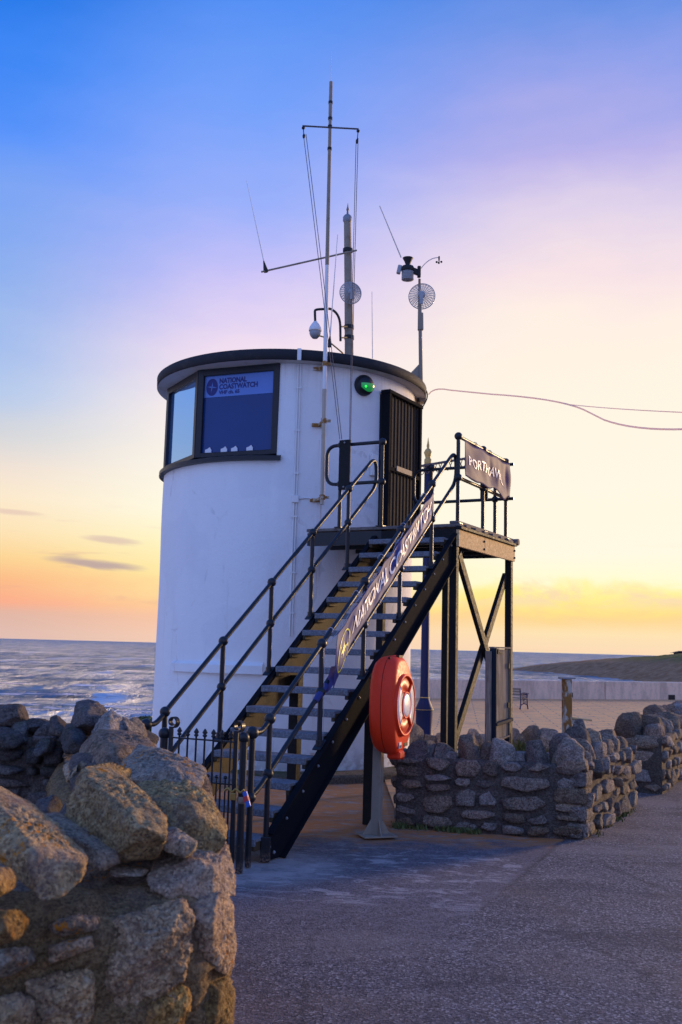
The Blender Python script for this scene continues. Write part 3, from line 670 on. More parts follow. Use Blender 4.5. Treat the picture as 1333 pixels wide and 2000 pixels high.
# low hut on the headland
hut = thing('hut', (80.4, 237, 1.0), 'small dark hut on the grassy top of the far headland', 'hut')
MB().box((80.6, 237, 1.7), (1.9, 2, 1.3)).build('wall', M_rock_dark, hut)
MB().prism([(78.9, 235.6, 2.3), (82.1, 235.6, 2.3), (81.0, 235.6, 2.8)], (0, 3, 0)).build('roof', M_blacktimber, hut)

# sea wall across the promenade edge
swl = thing('sea_wall', (14, 50, -0.62), 'long low pale concrete sea wall along the far edge of the promenade', 'wall')
def swp(x): return Vector((x, 44.6+0.42*x, 0))
segs = [(-1.0, 5.2), (5.2, 13.2), (13.2, 21.2), (21.2, 29.2), (29.2, 40), (40, 60), (60, 88)]
dirn = (swp(1)-swp(0)).normalized(); nrm = Vector((dirn.y, -dirn.x, 0))
for a, b in segs:
    p0, p1 = swp(a)+dirn*0.02, swp(b)-dirn*0.02
    m = MB(); m.beam(p0+Vector((0, 0, -0.2))+Vector((0, 0, 0)), p1+Vector((0, 0, -0.2)), 0.5, 0.93, bev=0.03)
    m.build('panel', M_seawall, swl)
for x in (7.9, 17.0, 22.2, 27.2):
    p = swp(x)+nrm*0.252+Vector((0, 0, -0.50)); m = MB(); m.box(p, (0.42, 0.03, 0.26), Matrix((dirn, -nrm, Vector((0, 0, 1)))).transposed()); m.build('drain_hole', M_bulb, swl)

# ================================================================== TOWER
TC = Vector((-0.75, 14.1, 0)); TR = 1.77
tower = thing('watchtower', TC, 'round white painted lookout tower with a black roof rim and wraparound window', 'watchtower')
def ta(a, r, z): return Vector((TC.x+r*math.cos(rad(a)), TC.y+r*math.sin(rad(a)), z))
WIN_A0, WIN_A1 = -92.5, -262.0      # glazed band from the front round the sea side
WZ0, WZ1 = 3.97, 5.165
# body shell: full ring below the window, solid part beside it above
def shell():
    V = []; F = []; na = 240; zs = list(np.linspace(0.0, WZ0, 60))+list(np.linspace(WZ0, 5.19, 16))[1:]
    for z in zs:
        for k in range(na):
            a = -92.5+360*k/na
            r = TR + 0.006*math.sin(a*0.11+z*1.7)+0.004*math.sin(z*3.1+a*0.05)
            V.append(ta(a, r, z))
    for i in range(len(zs)-1):
        for k in range(na):
            if zs[i] >= WZ0-1e-6 and (-92.5+360*(k+0.5)/na) > (WIN_A1+360): continue
            F.append((i*na+k, i*na+(k+1) % na, (i+1)*na+(k+1) % na, (i+1)*na+k))
    m = MB(); m.add(V, F, True); return m.build('wall', M_white, tower)
shell()
MB().lathe(TC, [(0.01, 3.99), (TR-0.03, 3.99)], 64).build('floor_slab', M_soffit, tower)
# inner shell behind the glazing, black in place of the unlit room's shade
MB().lathe(TC, [(TR-0.42, 3.99), (TR-0.42, 5.17)], 64).build('dark_room_shell', M_blacktimber, tower)
roof = MB().lathe(TC+Vector((0, 0, 5.17)), [(0.01, 0.0), (1.925, 0.0)], 120, smooth=False).build('soffit', M_soffit, tower)
MB().lathe(TC+Vector((0, 0, 5.174)), [(1.915, 0.0), (1.935, 0.004), (1.94, 0.125), (1.92, 0.14), (1.86, 0.15), (0.01, 0.19)], 120, smooth=True).build('roof', M_rim, tower)
# faceted glazing
facets = [-92.5, -131.0, -169.5, -208.0, -246.0, -262.0]
sillm = MB(); n = 60
for k in range(n):
    a = -90.8-(262-90.8)*k/n; b = -90.8-(262-90.8)*(k+1)/n
    vs = [ta(a, TR-.02, 3.905), ta(a, TR+.075, 3.905), ta(a, TR+.075, 3.955), ta(a, TR-.02, 3.985), ta(b, TR-.02, 3.905), ta(b, TR+.075, 3.905), ta(b, TR+.075, 3.955), ta(b, TR-.02, 3.985)]
    fs = [(0, 1, 5, 4), (1, 2, 6, 5), (2, 3, 7, 6)]
    if k == 0: fs.append((3, 2, 1, 0))
    if k == n-1: fs.append((4, 5, 6, 7))
    sillm.add(vs, fs)
sillm.build('sill', M_black, tower)
for i in range(5):
    a0, a1 = facets[i], facets[i+1]; rr = TR+0.005
    p0, p1 = ta(a0, rr, 0), ta(a1, rr, 0); e = (p1-p0).normalized(); Lw = (p1-p0).length
    out = Vector((e.y, -e.x, 0));  out = out if out.dot(p0-TC) > 0 else -out
    fr = MB(); z0, z1 = WZ0+0.016, 5.168; tk = 0.065
    upz = Vector((0, 0, 1)); Mx = Matrix((e, -out, upz)).transposed()
    midp = (p0+p1)/2
    fr.box(midp+upz*(z0+tk/2)-out*0.02, (Lw, 0.07, tk), Mx, bev=.006); fr.box(midp+upz*(z1-0.045)-out*0.02, (Lw, 0.07, 0.09), Mx, bev=.006)
    fr.box(p0+e*(0.04)+upz*((z0+z1)/2)-out*0.018, (0.08, 0.075, z1-z0-0.002), Mx, bev=.006)
    fr.box(p1-e*(0.04)+upz*((z0+z1)/2)-out*0.018, (0.08, 0.075, z1-z0-0.002), Mx, bev=.006)
    f = fr.build('window', M_black, tower)
    g = MB(); g.box(midp+upz*((z0+z1)/2)-out*0.03, (Lw-0.14, 0.008, z1-z0-0.14), Mx)
    g.build('pane', M_glass if i == 0 else M_glass2, f)
    if i == 0:
        WF = dict(mid=midp, e=-e if e.x < 0 else e, out=out, w=Lw, z0=z0+tk, z1=z1-.09)

def text_mesh(body, size, bold=0.0, shear=0.0, spacing=1.0, align='LEFT'):
    cu = bpy.data.curves.new('txt', 'FONT'); cu.body = body; cu.size = size; cu.offset = bold; cu.shear = shear; cu.space_character = spacing; cu.align_x = align
    cu.resolution_u = 4; cu.fill_mode = 'FRONT'
    o = bpy.data.objects.new('txt', cu); COL.objects.link(o); dg = bpy.context.evaluated_depsgraph_get(); dg.update()
    me = bpy.data.meshes.new_from_object(o.evaluated_get(dg)); V = [v.co.copy() for v in me.vertices]; F = [tuple(p.vertices) for p in me.polygons]
    bpy.data.objects.remove(o); bpy.data.curves.remove(cu); bpy.data.meshes.remove(me); return V, F

# sign film inside the first pane
e, out, upz = WF['e'], WF['out'], Vector((0, 0, 1)); Lg = WF['w']-0.16; zt = WF['z1']
left0 = WF['mid']-e*(Lg/2)
def wp(u, v, o=0.0): return left0+e*u+upz*(zt-v)-out*(0.022-o)
sg = MB(); sg.add([wp(0, 0.285), wp(Lg, 0.285), wp(Lg, 0.0), wp(0, 0.0)], [(0, 1, 2, 3)])
sgo = sg.build('window_sign', M_signblue, tower)
def put_text(mb, body, size, u0, v0, bold=0.004, o=0.002, fn=wp, wid=None, mi=0):
    V, F = text_mesh(body, size, bold)
    w = max(v.x for v in V); k = wid/w if wid else 1.0
    mb.add([fn(u0+v.x*k, v0-v.y, o) for v in V], F, False, mi)
lt = MB()
put_text(lt, 'NATIONAL', 0.092, 0.215, 0.105, wid=0.40); put_text(lt, 'COASTWATCH', 0.092, 0.215, 0.185, wid=0.56); put_text(lt, 'VHF ch. 65', 0.066, 0.215, 0.25, wid=0.30, bold=0.003)
def disc(mb, fn, u, v, ru, rv, n=36, o=0.002, mi=0, r0=0.0):
    if r0 <= 0: mb.add([fn(u+ru*math.cos(2*math.pi*k/n), v+rv*math.sin(2*math.pi*k/n), o) for k in range(n)], [tuple(range(n))], False, mi)
    else:
        vs = []
        for k in range(n):
            c, s_ = math.cos(2*math.pi*k/n), math.sin(2*math.pi*k/n); vs += [fn(u+ru*c, v+rv*s_, o), fn(u+ru*r0*c, v+rv*r0*s_, o)]
        mb.add(vs, [(2*k, 2*((k+1) % n), 2*((k+1) % n)+1, 2*k+1) for k in range(n)], False, mi)
disc(lt, wp, 0.11, 0.15, 0.085, 0.115)
lt.build('lettering', M_signnavy, sgo)
cs = MB()
for k in range(4):
    a = rad(90*k+8); L_ = 0.075; c, s_ = math.cos(a), math.sin(a)
    cs.add([wp(0.11+L_*c, 0.15+L_*s_, 0.004), wp(0.11-0.010*s_, 0.15+0.010*c, 0.004), wp(0.11, 0.15, 0.004), wp(0.11+0.010*s_, 0.15-0.010*c, 0.004)], [(0, 1, 2, 3)])
cs.build('compass_mark', M_signblue, sgo)
# small pale house-shaped ornaments standing on the inner sill: seen just behind the glass line
for u in (0.10, 0.33, 0.48, 0.70):
    o = MB(); c0 = left0+e*u-out*0.018+upz*(WF['z0']+0.004)
    prof = [(-.045, 0), (.045, 0), (.045, .035), (.02, .07), (-.01, .05), (-.045, .04)]
    o.prism([c0+e*a+upz*b for a, b in prof], out*0.012)
    setp(o.build('sill_ornament', M_lens), None, 'ornament')
orn = [o for o in COL.objects if o.name.startswith('sill_ornament')]
for o, l in zip(orn, ('small white ornament at the sea-side end of the lookout window sill', 'small white ornament second from the frame corner on the lookout window sill',
                      'small white ornament close beside another mid way along the lookout window sill', 'small white ornament standing alone nearest the flagpole on the lookout window sill')):
    o['label'] = l; o['group'] = 'white ornaments on the lookout window sill'

# plinth ring and low ledge
MB().lathe(TC, [(TR+0.02, 0.10), (TR+0.30, 0.085), (TR+0.33, 0.06), (TR+0.34, -0.05)], 96, smooth=False).build('plinth', M_plinth, tower)
lg = MB(); nn = 16
for k in range(nn):
    a, b = -139+44*k/nn, -139+44*(k+1)/nn
    vs = [ta(a, TR-.02, 1.245), ta(a, TR+.055, 1.245), ta(a, TR+.055, 1.345), ta(a, TR-.02, 1.40), ta(b, TR-.02, 1.245), ta(b, TR+.055, 1.245), ta(b, TR+.055, 1.345), ta(b, TR-.02, 1.40)]
    fs = [(0, 1, 5, 4), (1, 2, 6, 5), (2, 3, 7, 6)]
    if k == 0: fs.append((3, 2, 1, 0))
    if k == nn-1: fs.append((4, 5, 6, 7))
    lg.add(vs, fs)
lg.build('ledge', M_white, tower)
# conduits
cd = MB()
for a in (-84.9, -83.9):
    cd.tube([ta(a, TR+.014, z) for z in np.linspace(1.72, 5.16, 14)], 0.009, 8)
for z in (2.0, 2.5, 3.2, 3.75, 4.3, 4.85): cd.box(ta(-84.4, TR+.014, z), (.07, .02, .018))
cd.box(ta(-84.4, TR+.022, 3.42), (.085, .04, .09), bev=.006)
cd.tube([ta(a, TR+.012, 3.42+.02*math.sin(rad((a+84)*20))) for a in np.linspace(-83, -76.5, 8)], 0.008, 8)
cd.build('conduit', M_whitepl, tower)
MB().box(ta(-84.9, 1.952, 5.24), (.05, .02, .15)).build('rim_clip', M_whitepl, tower)
jb = MB(); jb.box(ta(-49.8, TR+.03, 3.95), (.11, .05, .28), Matrix.Rotation(rad(40), 3, 'Z'), bev=.008); jb.build('junction_box', M_whitepl, tower)

# door with security grille
A0, A1 = -46.5, -14.0
dp0, dp1 = ta(A0, TR+.01, 0), ta(A1, TR+.01, 0); de = (dp1-dp0).normalized(); do_ = Vector((de.y, -de.x, 0)); dL = (dp1-dp0).length; Md = Matrix((de, -do_, upz)).transposed()
off_ = do_*0.085; dz0, dz1 = 2.99, 4.93
door = MB()
door.box(dp0+de*.03+off_+upz*((dz0+dz1)/2), (.06, .12, dz1-dz0), Md, bev=.006); door.box(dp1-de*.03+off_+upz*((dz0+dz1)/2), (.06, .12, dz1-dz0), Md, bev=.006)
door.box((dp0+dp1)/2+off_+upz*(dz1+.02), (dL+.02, .14, .05), Md, bev=.006)
dd = door.build('door', M_matt, tower)
MB().box((dp0+dp1)/2+off_-do_*.005+upz*((dz0+dz1)/2), (dL-.1, .03, dz1-dz0-.02), Md).build('leaf', M_doorglass, dd)
MB().box((dp0+dp1)/2-do_*0.06+upz*((dz0+dz1)/2), (dL-.02, .26, dz1-dz0-.01), Md).build('reveal', M_blacktimber, dd)
nb_ = 9; bar0 = None
for k in range(nb_):
    c0 = dp0+de*(.06+(dL-.12)*(k+.5)/nb_)+off_+do_*.035
    if bar0 is None:
        b_ = MB(); b_.box(Vector((0, 0, (dz0+dz1)/2)), (.020, .012, dz1-dz0-.03), Md); bar0 = b_.build('grille_bar', M_matt, dd); base_l = bar0.location.copy(); bar0.location = base_l+c0; 
    else:
        q = bar0.copy(); COL.objects.link(q); q.parent = dd; q.location = base_l+c0
MB().box((dp0+dp1)/2+off_+do_*.05+upz*3.93, (dL-.1, .015, .05), Md).build('grille_rail', M_matt, dd)
MB().box((dp0+dp1)/2+off_+do_*.066+upz*3.955-de*.05, (.45, .012, .07), Md, bev=.003).build('latch_plate', M_rust_post, dd)
MB().box((dp0+dp1)/2-de*.28+off_-do_*.03+upz*4.62, (.26, .01, .16), Md).build('notice', M_plank, dd)

# round green-lensed bulkhead light
gl = thing('bulkhead_light', ta(-56, TR, 4.98), 'round black bulkhead light with a green lens on the white tower wall', 'wall light')
ga = Vector((math.cos(rad(-56)), math.sin(rad(-56)), 0)); gp = ta(-56, TR, 4.98)
MB().lathe(gp, [(.135, 0), (.14, .03), (.13, .07), (.10, .105), (.05, .125), (.001, .13)], 32, ga).build('housing', M_black, gl)
# lens: lower part of a slightly larger dome
lens = MB(); V = []; F = []; sd_ = ga.cross(upz).normalized()
nu, nv = 18, 8
for j in range(nv+1):
    for i in range(nu+1):
        u = -1+2*i/nu; v = 0.02-0.70*j/nv*math.sqrt(max(0, 1-u*u*0.75)); uu = u*0.80*math.sqrt(max(0.0, 1-(v*.9)**2))
        rr2 = uu*uu+v*v; w = .132*math.sqrt(max(0.02, 1-rr2*0.92)); V.append(gp+sd_*(-uu*.130)+upz*(v*.155)+ga*(w+.034))
for j in range(nv):
    for i in range(nu): k = j*(nu+1)+i; F.append((k, k+1, k+nu+2, k+nu+1))
lens.add(V, F, True).build('lens', M_greenlens, gl)
MB().ball(gp-sd_*(-.055)-upz*.045+ga*.152, .014, 8).build('lamp', M_greenlamp, gl)
EY = 0
# ================================================================== STAIRCASE
SD = Vector((0.474, 0.881, 0)).normalized(); SN = Vector((-0.881, 0.474, 0)).normalized(); UZ = Vector((0, 0, 1))
SO = Vector((-0.50, 7.73, 0)); SW = 1.0
def so(s, w, z): return SO+SD*s+SN*w+UZ*z
stair = thing('staircase', SO, 'straight open-tread metal staircase with black stringers and tubular handrails climbing to the tower door', 'staircase')
def channel(name, w, matf, side):
    pts = [(0, 0.0), (0, .20), (3.86, 3.015), (3.86, 2.69), (0.19, 0.0)]
    m = MB(); th = 0.012*side
    m.prism([so(s, w, z) for s, z in pts], SN*th, 0)
    # flanges along top and bottom edge
    fw = 0.06*side
    for (a, b) in (((0, .20), (3.86, 3.015)), ((0.19, 0.0), (3.86, 2.69))):
        p0, p1 = so(a[0], w, a[1])+SN*fw/2, so(b[0], w, b[1])+SN*fw/2
        m.beam(p0, p1, abs(fw), .012, mi=0)
    return m
# outer one opens towards the path, inner one towards the tower; their inner faces carry the treads
o1 = channel('s', 0.0, None, -1).build('stringer', M_matt, stair)
o2 = channel('s', 0.93, None, 1).build('stringer', M_matt, stair)
ip = MB(); ip.prism([so(s, 0.926, z) for s, z in [(0.02, 0.01), (0.02, .18), (3.84, 2.98), (3.84, 2.70), (0.20, 0.012)]], -SN*0.004); ip.build('inner_web', M_strin, o2)
bolt = MB()
for k in range(1, 17):
    s_k = -0.138+.2385*(k-1)+.12; z = .176*k-.045
    for dz, ds in ((.0, .05),): bolt.ball(so(s_k+ds, -0.014, z-.03), .013, 6, sc=(1, 1, 1))
for s_, z_ in ((.06, .20), (.03, .10), (.10, .05)): bolt.ball(so(s_, -.014, z_), .014, 6)
_b = bolt.build('bolts', M_galv, o1); _b['kind'] = 'stuff'
# treads: nosing, slab and two end brackets, copied up the flight
def tread_at(k): return so(-0.138+.2385*(k-1), 0.012, .176*k)
t0 = None
for k in range(1, 17):
    o = tread_at(k)
    if t0 is None:
        m = MB(); L = .905
        Mt = Matrix((SN, SD, UZ)).transposed()
        m.box(SN*(L/2)+SD*.115-UZ*.012, (L, .215, .024), Mt, bev=.003); m.box(SN*(L/2)+SD*.012-UZ*.028, (L, .024, .056), Mt, bev=.006); m.box(SN*(L/2)+SD*.215-UZ*.025, (L, .012, .05), Mt)
        t0 = m.build('tread', M_tread, stair); bl = t0.location.copy(); t0.location = bl+o
        brs = []
        for w_ in (.885, .02):
            b0 = MB().box(SN*w_+SD*.11-UZ*.055, (.03, .20, .07), Mt).build('bracket', M_strin, None); b0.parent = t0; b0.location = (0, 0, 0); brs.append(b0)
    else:
        q = t0.copy(); COL.objects.link(q); q.parent = stair; q.location = bl+o
        for b_ in brs: c = b_.copy(); COL.objects.link(c); c.parent = q; c.location = (0, 0, 0)

def arc(p, c, q, n=6):
    p, c, q = Vector(p), Vector(c), Vector(q); return [p*(1-t)**2+c*2*t*(1-t)+q*t*t for t in [i/n for i in range(n+1)]]
def rail_top(s): return 1.045+.745*s
def rail_mid(s): return .637+.755*s
posts = [0.0, .78, 1.55, 2.31, 3.085]
for w, inner in ((-0.0, False), (SW, True)):
    RR = .021
    def q(s, z): return so(s, w, z)
    m = MB()
    # start ball -> swan neck -> straight rail -> bend down into the mid rail
    pts = [q(-.235, .955)] + arc(q(-.14, .955), q(-.08, .965), q(.0, rail_top(0)), 5)
    pts += [q(s, rail_top(s)) for s in (.8, 1.6, 2.4, 3.1, 3.45)] + arc(q(3.60, rail_top(3.60)), q(3.745, rail_top(3.745)), q(3.76, rail_top(3.745)-.16), 7)
    pts += arc(q(3.765, rail_mid(3.77)+.12), q(3.765, rail_mid(3.77)), q(3.66, rail_mid(3.66)), 5)
    pts += [q(s, rail_mid(s)) for s in (3.1, 2.4, 1.6, .8, 0.02)] + arc(q(-.03, rail_mid(-.03)), q(-.15, rail_mid(-.15)-.01), q(-.235, .50), 4)
    m.tube(pts, RR, 10); m.build('handrail', M_black, stair)
    m = MB(); m.tube([q(-.235, 0), q(-.235, .955)], .023, 10); st = m.build('stanchion', M_black, stair)
    MB().ball(q(-.235, .955), .048, 10).build('ball_joint', M_black, st); MB().ball(q(-.235, .49), .042, 10).build('ball_joint', M_black, st)
    for i, s in enumerate(posts):
        z0 = 0 if i == 0 else .215+.729*s
        m = MB(); m.tube([q(s, z0), q(s, rail_top(s))], .0215, 10)
        if i == 0: m.box(q(s, .09), (.075, .075, .18), bev=.006)
        else: m.box(q(s, z0+.012), (.13, .075, .012), Matrix((SD*.806+UZ*.59, SN, (SD*.806+UZ*.59).cross(SN))).transposed(), bev=.003); m.tube([q(s, z0), q(s, z0+.05)], .03, 10)
        st = m.build('stanchion', M_black, stair)
        MB().ball(q(s, rail_top(s)), .044, 10).build('ball_joint', M_black, st); MB().ball(q(s, rail_mid(s)), .042, 10).build('ball_joint', M_black, st)
# legs under the flight
for s, w in ((1.83, .06), (1.83, .90)):
    pass
m = MB(); p = so(1.87, .06, 0); m.box(p+UZ*.66, (.10, .10, 1.32), Matrix((SD, SN, UZ)).transposed(), bev=.006); m.build('leg', M_blacktimber, stair)
m = MB(); p = so(1.87, .88, 0); m.box(p+UZ*.66, (.10, .10, 1.32), Matrix((SD, SN, UZ)).transposed(), bev=.006); m.build('leg', M_blacktimber, stair)

# ================================================================== LANDING
PO = Vector((1.29, 10.92, 0)); PZ_ = 2.99
def po(a, b, z): return PO+SD*a+SN*b+UZ*z      # a: away along the stair, b: towards the tower
land = thing('landing', PO, 'raised timber landing at the stair head with black legs, cross brace and tubular railing', 'landing')
Mp = Matrix((SN, SD, UZ)).transposed()
# deck boards run across; the ones over the right edge project unevenly
a = 0.0; kb = 0
while a < 1.96:
    wdt = .145; ext = [.03, .05, .0, .05][kb % 4]
    b1 = 1.93 if a < 1.0 else max(0.25, 1.93-(a-1.0)*1.9)
    m = MB(); m.box(po(a+wdt/2, (b1-ext)/2, PZ_-.018), (b1+ext, wdt-.010, .036), Mp, bev=.004); m.build('deck_board', M_deck, land); a += wdt; kb += 1
for (a0, a1) in ((.02, .86), (.90, 1.96)):
    m = MB(); m.box(po((a0+a1)/2, .05, PZ_+.018), (.11, a1-a0, .034), Mp, bev=.01); m.build('edge_board', M_deck, land)
m = MB(); m.tube([po(1.97, -.06, PZ_-.005), po(1.97, .14, PZ_-.005)], .042, 12); m.build('nosing', M_deck, land)
# edge strip and fascia
m = MB(); m.box(po(.98, -.012, 2.945), (.07, 1.96, .035), Mp, bev=.004); m.build('edge_strip', M_blacktimber, land)
for a0, a1 in ((.01, .835), (.845, 1.95)):
    m = MB(); m.box(po((a0+a1)/2, 0, 2.83), (.035, a1-a0, .19), Mp, bev=.003); fa = m.build('fascia', M_plank, land)
    m = MB()
    for zz in (2.87, 2.78): m.ball(po(a1-.03, -.022, zz), .014, 6)
    m.build('bolt_head', M_blacktimber, fa)
# front channel (stair side inner bay) and under-frame
m = MB(); m.box(po(.02, 1.43, 2.865), (.98, .012, .15), Mp); m.box(po(.05, 1.43, 2.935), (.98, .06, .012), Mp); m.box(po(.05, 1.43, 2.795), (.98, .06, .012), Mp); m.build('front_channel', M_black, land)
m = MB(); m.box(po(.04, .48, 2.85), (.93, .05, .17), Mp); m.build('header', M_blacktimber, land)
for aa in (.5, 1.0, 1.5, 1.93):
    m = MB(); bb = 1.9 if aa < 1.1 else 1.0; m.box(po(aa, bb/2, 2.86), (bb-.05, .05, .15), Mp); m.build('joist', M_blacktimber, land)
m = MB(); m.box(po(.98, .96, 2.86), (.05, 1.9, .148), Mp); m.build('beam', M_blacktimber, land)
for (a_, b_, zt_) in ((.03, .045, 2.74), (1.90, .045, 2.78), (.05, .94, 2.77), (1.90, .90, 2.78)):
    m = MB(); m.box(po(a_, b_, zt_/2), (.082, .082, zt_), Mp, bev=.006); m.build('leg', M_blacktimber, land)
for (p0, p1, dd_) in (((.08, 2.66), (1.86, .62), -.022), ((1.86, 2.55), (.10, .55), .034)):
    m = MB(); m.beam(po(p0[0], .045+dd_, p0[1]), po(p1[0], .045+dd_, p1[1]), .05, .105, upd=SN.cross(SD), bev=.005); m.build('brace', M_blacktimber, land)
# railings
def railset(pts_top, pts_mid, loop=None):
    m = MB(); m.tube(pts_top, .021, 10); m.build('handrail', M_black, land)
    m = MB(); m.tube(pts_mid, .021, 10); m.build('mid_rail', M_black, land)
RT, RM = 3.985, 3.515
def post(a, b, z0=2.99, r=.0225, zt=RT, joint=.044, ball_top=True):
    m = MB(); m.tube([po(a, b, z0), po(a, b, zt)], r, 10); m.box(po(a, b, z0+.006), (.09, .09, .012), Mp); st = m.build('stanchion', M_black, land)
    MB().ball(po(a, b, zt), joint, 10).build('ball_joint', M_black, st); MB().ball(po(a, b, RM), joint, 10).build('ball_joint', M_black, st)
post(.055, .02, joint=.046); post(.86, .02); post(1.69, .02)
railset([po(.055, .02, RT), po(1.69, .02, RT)], [po(.055, .02, RM), po(1.69, .02, RM)])
# rear rail with a D end near the door
post(1.74, .18); post(1.74, 1.06)
railset([po(1.74, -.07, RT-.03)]+[po(1.74, 1.10, RT-.03)]+arc(po(1.74, 1.18, RT-.03), po(1.74, 1.31, RT-.03), po(1.74, 1.31, RT-.14), 6)+arc(po(1.74, 1.31, RM+.13), po(1.74, 1.31, RM), po(1.74, 1.20, RM), 6)+[po(1.74, 1.06, RM)], [po(1.74, -.07, RM), po(1.74, 1.06, RM)])
# flat timber mounted behind the middle post
m = MB(); m.box(po(.93, .03, 3.62), (.09, .025, .46), Mp); m.build('backing_board', M_blacktimber, land)
# inner front rail with D end
post(.03, .955, z0=2.99, joint=.046); post(.03, 1.50)
railset([po(.03, .955, RT), po(.03, 1.46, RT)]+arc(po(.03, 1.56, RT), po(.03, 1.69, RT), po(.03, 1.69, RT-.13), 6)+arc(po(.03, 1.69, RM+.13), po(.03, 1.69, RM), po(.03, 1.56, RM), 6)+[po(.03, 1.5, RM)], [po(.03, .955, RM), po(.03, 1.50, RM)])
bd = MB(); bd.box(po(-.015, 1.425, 3.735), (.15, .022, .60), Mp, bev=.004); bd = bd.build('sign_board', M_blacktimber)
setp(bd, 'blank black upright board fixed to the landing rail beside the flagpole halyards', 'board')
fx = MB(); fx.ball(po(-.03, 1.425, 4.0), .012, 6); fx.ball(po(-.03, 1.425, 3.47), .012, 6); fx.build('bolt_head', M_galv, bd)

# ================================================================== BANNERS
def cloth_obj(name, fn, nu, nv, matl):
    V = [fn(u/nu, v/nv, 0) for v in range(nv+1) for u in range(nu+1)]
    V2 = [fn(u/nu, v/nv, -0.0015) for v in range(nv+1) for u in range(nu+1)]
    n = len(V); F = []
    for v in range(nv):
        for u in range(nu): k = v*(nu+1)+u; F.append((k, k+1, k+nu+2, k+nu+1)); F.append((n+k, n+k+nu+1, n+k+nu+2, n+k+1))
    ring = [k for k in range(nu+1)]+[(v+1)*(nu+1)-1 for v in range(1, nv+1)]+[nv*(nu+1)+k for k in range(nu-1, -1, -1)]+[v*(nu+1) for v in range(nv-1, 0, -1)]
    for i in range(len(ring)): a, b = ring[i], ring[(i+1) % len(ring)]; F.append((a, n+a, n+b, b))
    m = MB(); m.add(V+V2, F, True); return m.build(name, matl)
# long banner between handrail and mid rail on the path side of the stair
BS0, BS1 = .93, 3.02
def ban(u, v, off):
    """u along the flight 0..1, v down 0..1"""
    s = BS0+(BS1-BS0)*u
    zt = rail_top(s)-.035; zb = rail_mid(s)+.03
    sag = .030*math.sin(math.pi*min(1, max(0, v)))*math.sin(u*9.4)**2
    slack = -.02*math.sin(u*21)**2*(1-v)**3
    # the foot of the banner droops and gathers at its lower end; the head is pulled to a point
    droop = max(0, .17-u)/.17; zb -= .13*droop**1.4; head = max(0, u-.94)/.06
    zt2 = zt+slack-(-.0)*head; z = zt2*(1-v)+zb*v
    fold = .020*math.sin(14*u+3.4*v+.6)*math.exp(-((u-.55)/.6)**2)+.014*math.sin(31*u-4.5*v)+.008*math.sin(57*u+6*v)
    fold += .022*math.exp(-((u-.36-.10*v)/.028)**2)-.020*math.exp(-((u-.62+.07*v)/.03)**2)+.020*math.exp(-((u-.80-.05*v)/.025)**2)
    fold *= .45*(0.25+0.75*math.sin(math.pi*min(.97, max(.03, v*.9+.08))))
    s2 = s+(.055*(.5-v)*(1 if u > .5 else -1)*.0)-.26*(v-.0)*.22*(1 if True else 0)
    return so(s2, -.046+fold-off-.02*droop, z)
bn = cloth_obj('stair_banner', ban, 150, 18, M_banner)
setp(bn, 'long navy banner with white lettering and yellow compass badge laced along the stair handrail', 'banner')
def bfn(fn, Lm, Hm): return lambda x, y, o: fn(x/Lm, y/Hm, o)
def text_on(mb, body, size, u0, v0, fn, wid, bold=.0, cut=3, offs=.006, mi=0):
    V, F = text_mesh(body, size, bold); w = max(v.x for v in V); k = wid/w
    bm = bmesh.new(); vs = [bm.verts.new((v.x*k, v.y, 0)) for v in V]
    for f in F:
        try: bm.faces.new([vs[i] for i in f])
        except ValueError: pass
    bmesh.ops.triangulate(bm, faces=bm.faces[:]); 
    for _ in range(cut):
        lg_ = [e for e in bm.edges if e.calc_length() > .02]
        if lg_: bmesh.ops.subdivide_edges(bm, edges=lg_, cuts=1)
    bmesh.ops.triangulate(bm, faces=bm.faces[:]); bm.verts.index_update()
    mb.add([fn(u0+v.co.x, v0-v.co.y, offs) for v in bm.verts], [[v.index for v in f.verts] for f in bm.faces], False, mi); bm.free()
BL = (BS1-BS0)*1.245; BH = .40; bf = bfn(ban, BL, BH)
m = MB(); text_on(m, 'NATIONAL COASTWATCH', .27, .42, .29, bf, BL-.42-.06, .004)
m.build('lettering', M_print, bn)
m = MB(); cx_, cy_ = .20, .245
disc(m, lambda x, y, o: bf(x, y, .0035), cx_, cy_, .150, .155, 48, r0=.92)
def star(m, fn, cx, cy, R_, r_, n, rot, o=.004):
    pts = []
    for k in range(2*n):
        a = rot+math.pi*k/n; rr = (R_ if k % 2 == 0 else r_)*(1.0 if k % 4 == 0 or k % 2 else .72); pts.append((cx+rr*math.cos(a), cy+rr*math.sin(a)))
    V = [fn(cx, cy, o)]+[fn(x, y, o) for x, y in pts]; m.add(V, [(0, 1+k, 1+(k+1) % (2*n)) for k in range(2*n)])
star(m, bf, cx_, cy_, .095, .022, 4, .2); star(m, bf, cx_, cy_, .05, .018, 4, .2+math.pi/4, .0045)
for body, dx, dy in (('N', -.085, -.075), ('C', -.075, -.005), ('I', .085, .03), ('N', .02, .118)):
    text_on(m, body, .045, cx_+dx-.012, cy_+dy+.015, bf, .025, .0, 0, .0045)
m.build('badge', M_yprint, bn)
m = MB()
for u in (.0, .22, .46, .69, .93):
    s = BS0+(BS1-BS0)*u; c = so(s, -.0, rail_top(s)); m.tube([c+SN*.03*math.cos(a)+UZ*.03*math.sin(a)*.9 - SD*.005*a for a in np.linspace(0, 2*math.pi, 10)], .003, 5)
    s = BS0+(BS1-BS0)*max(u, .15); c = so(s-.05, -.0, rail_mid(s-.05)); m.tube([c+SN*.028*math.cos(a)+UZ*.03*math.sin(a) for a in np.linspace(0, 2*math.pi, 10)], .003, 5)
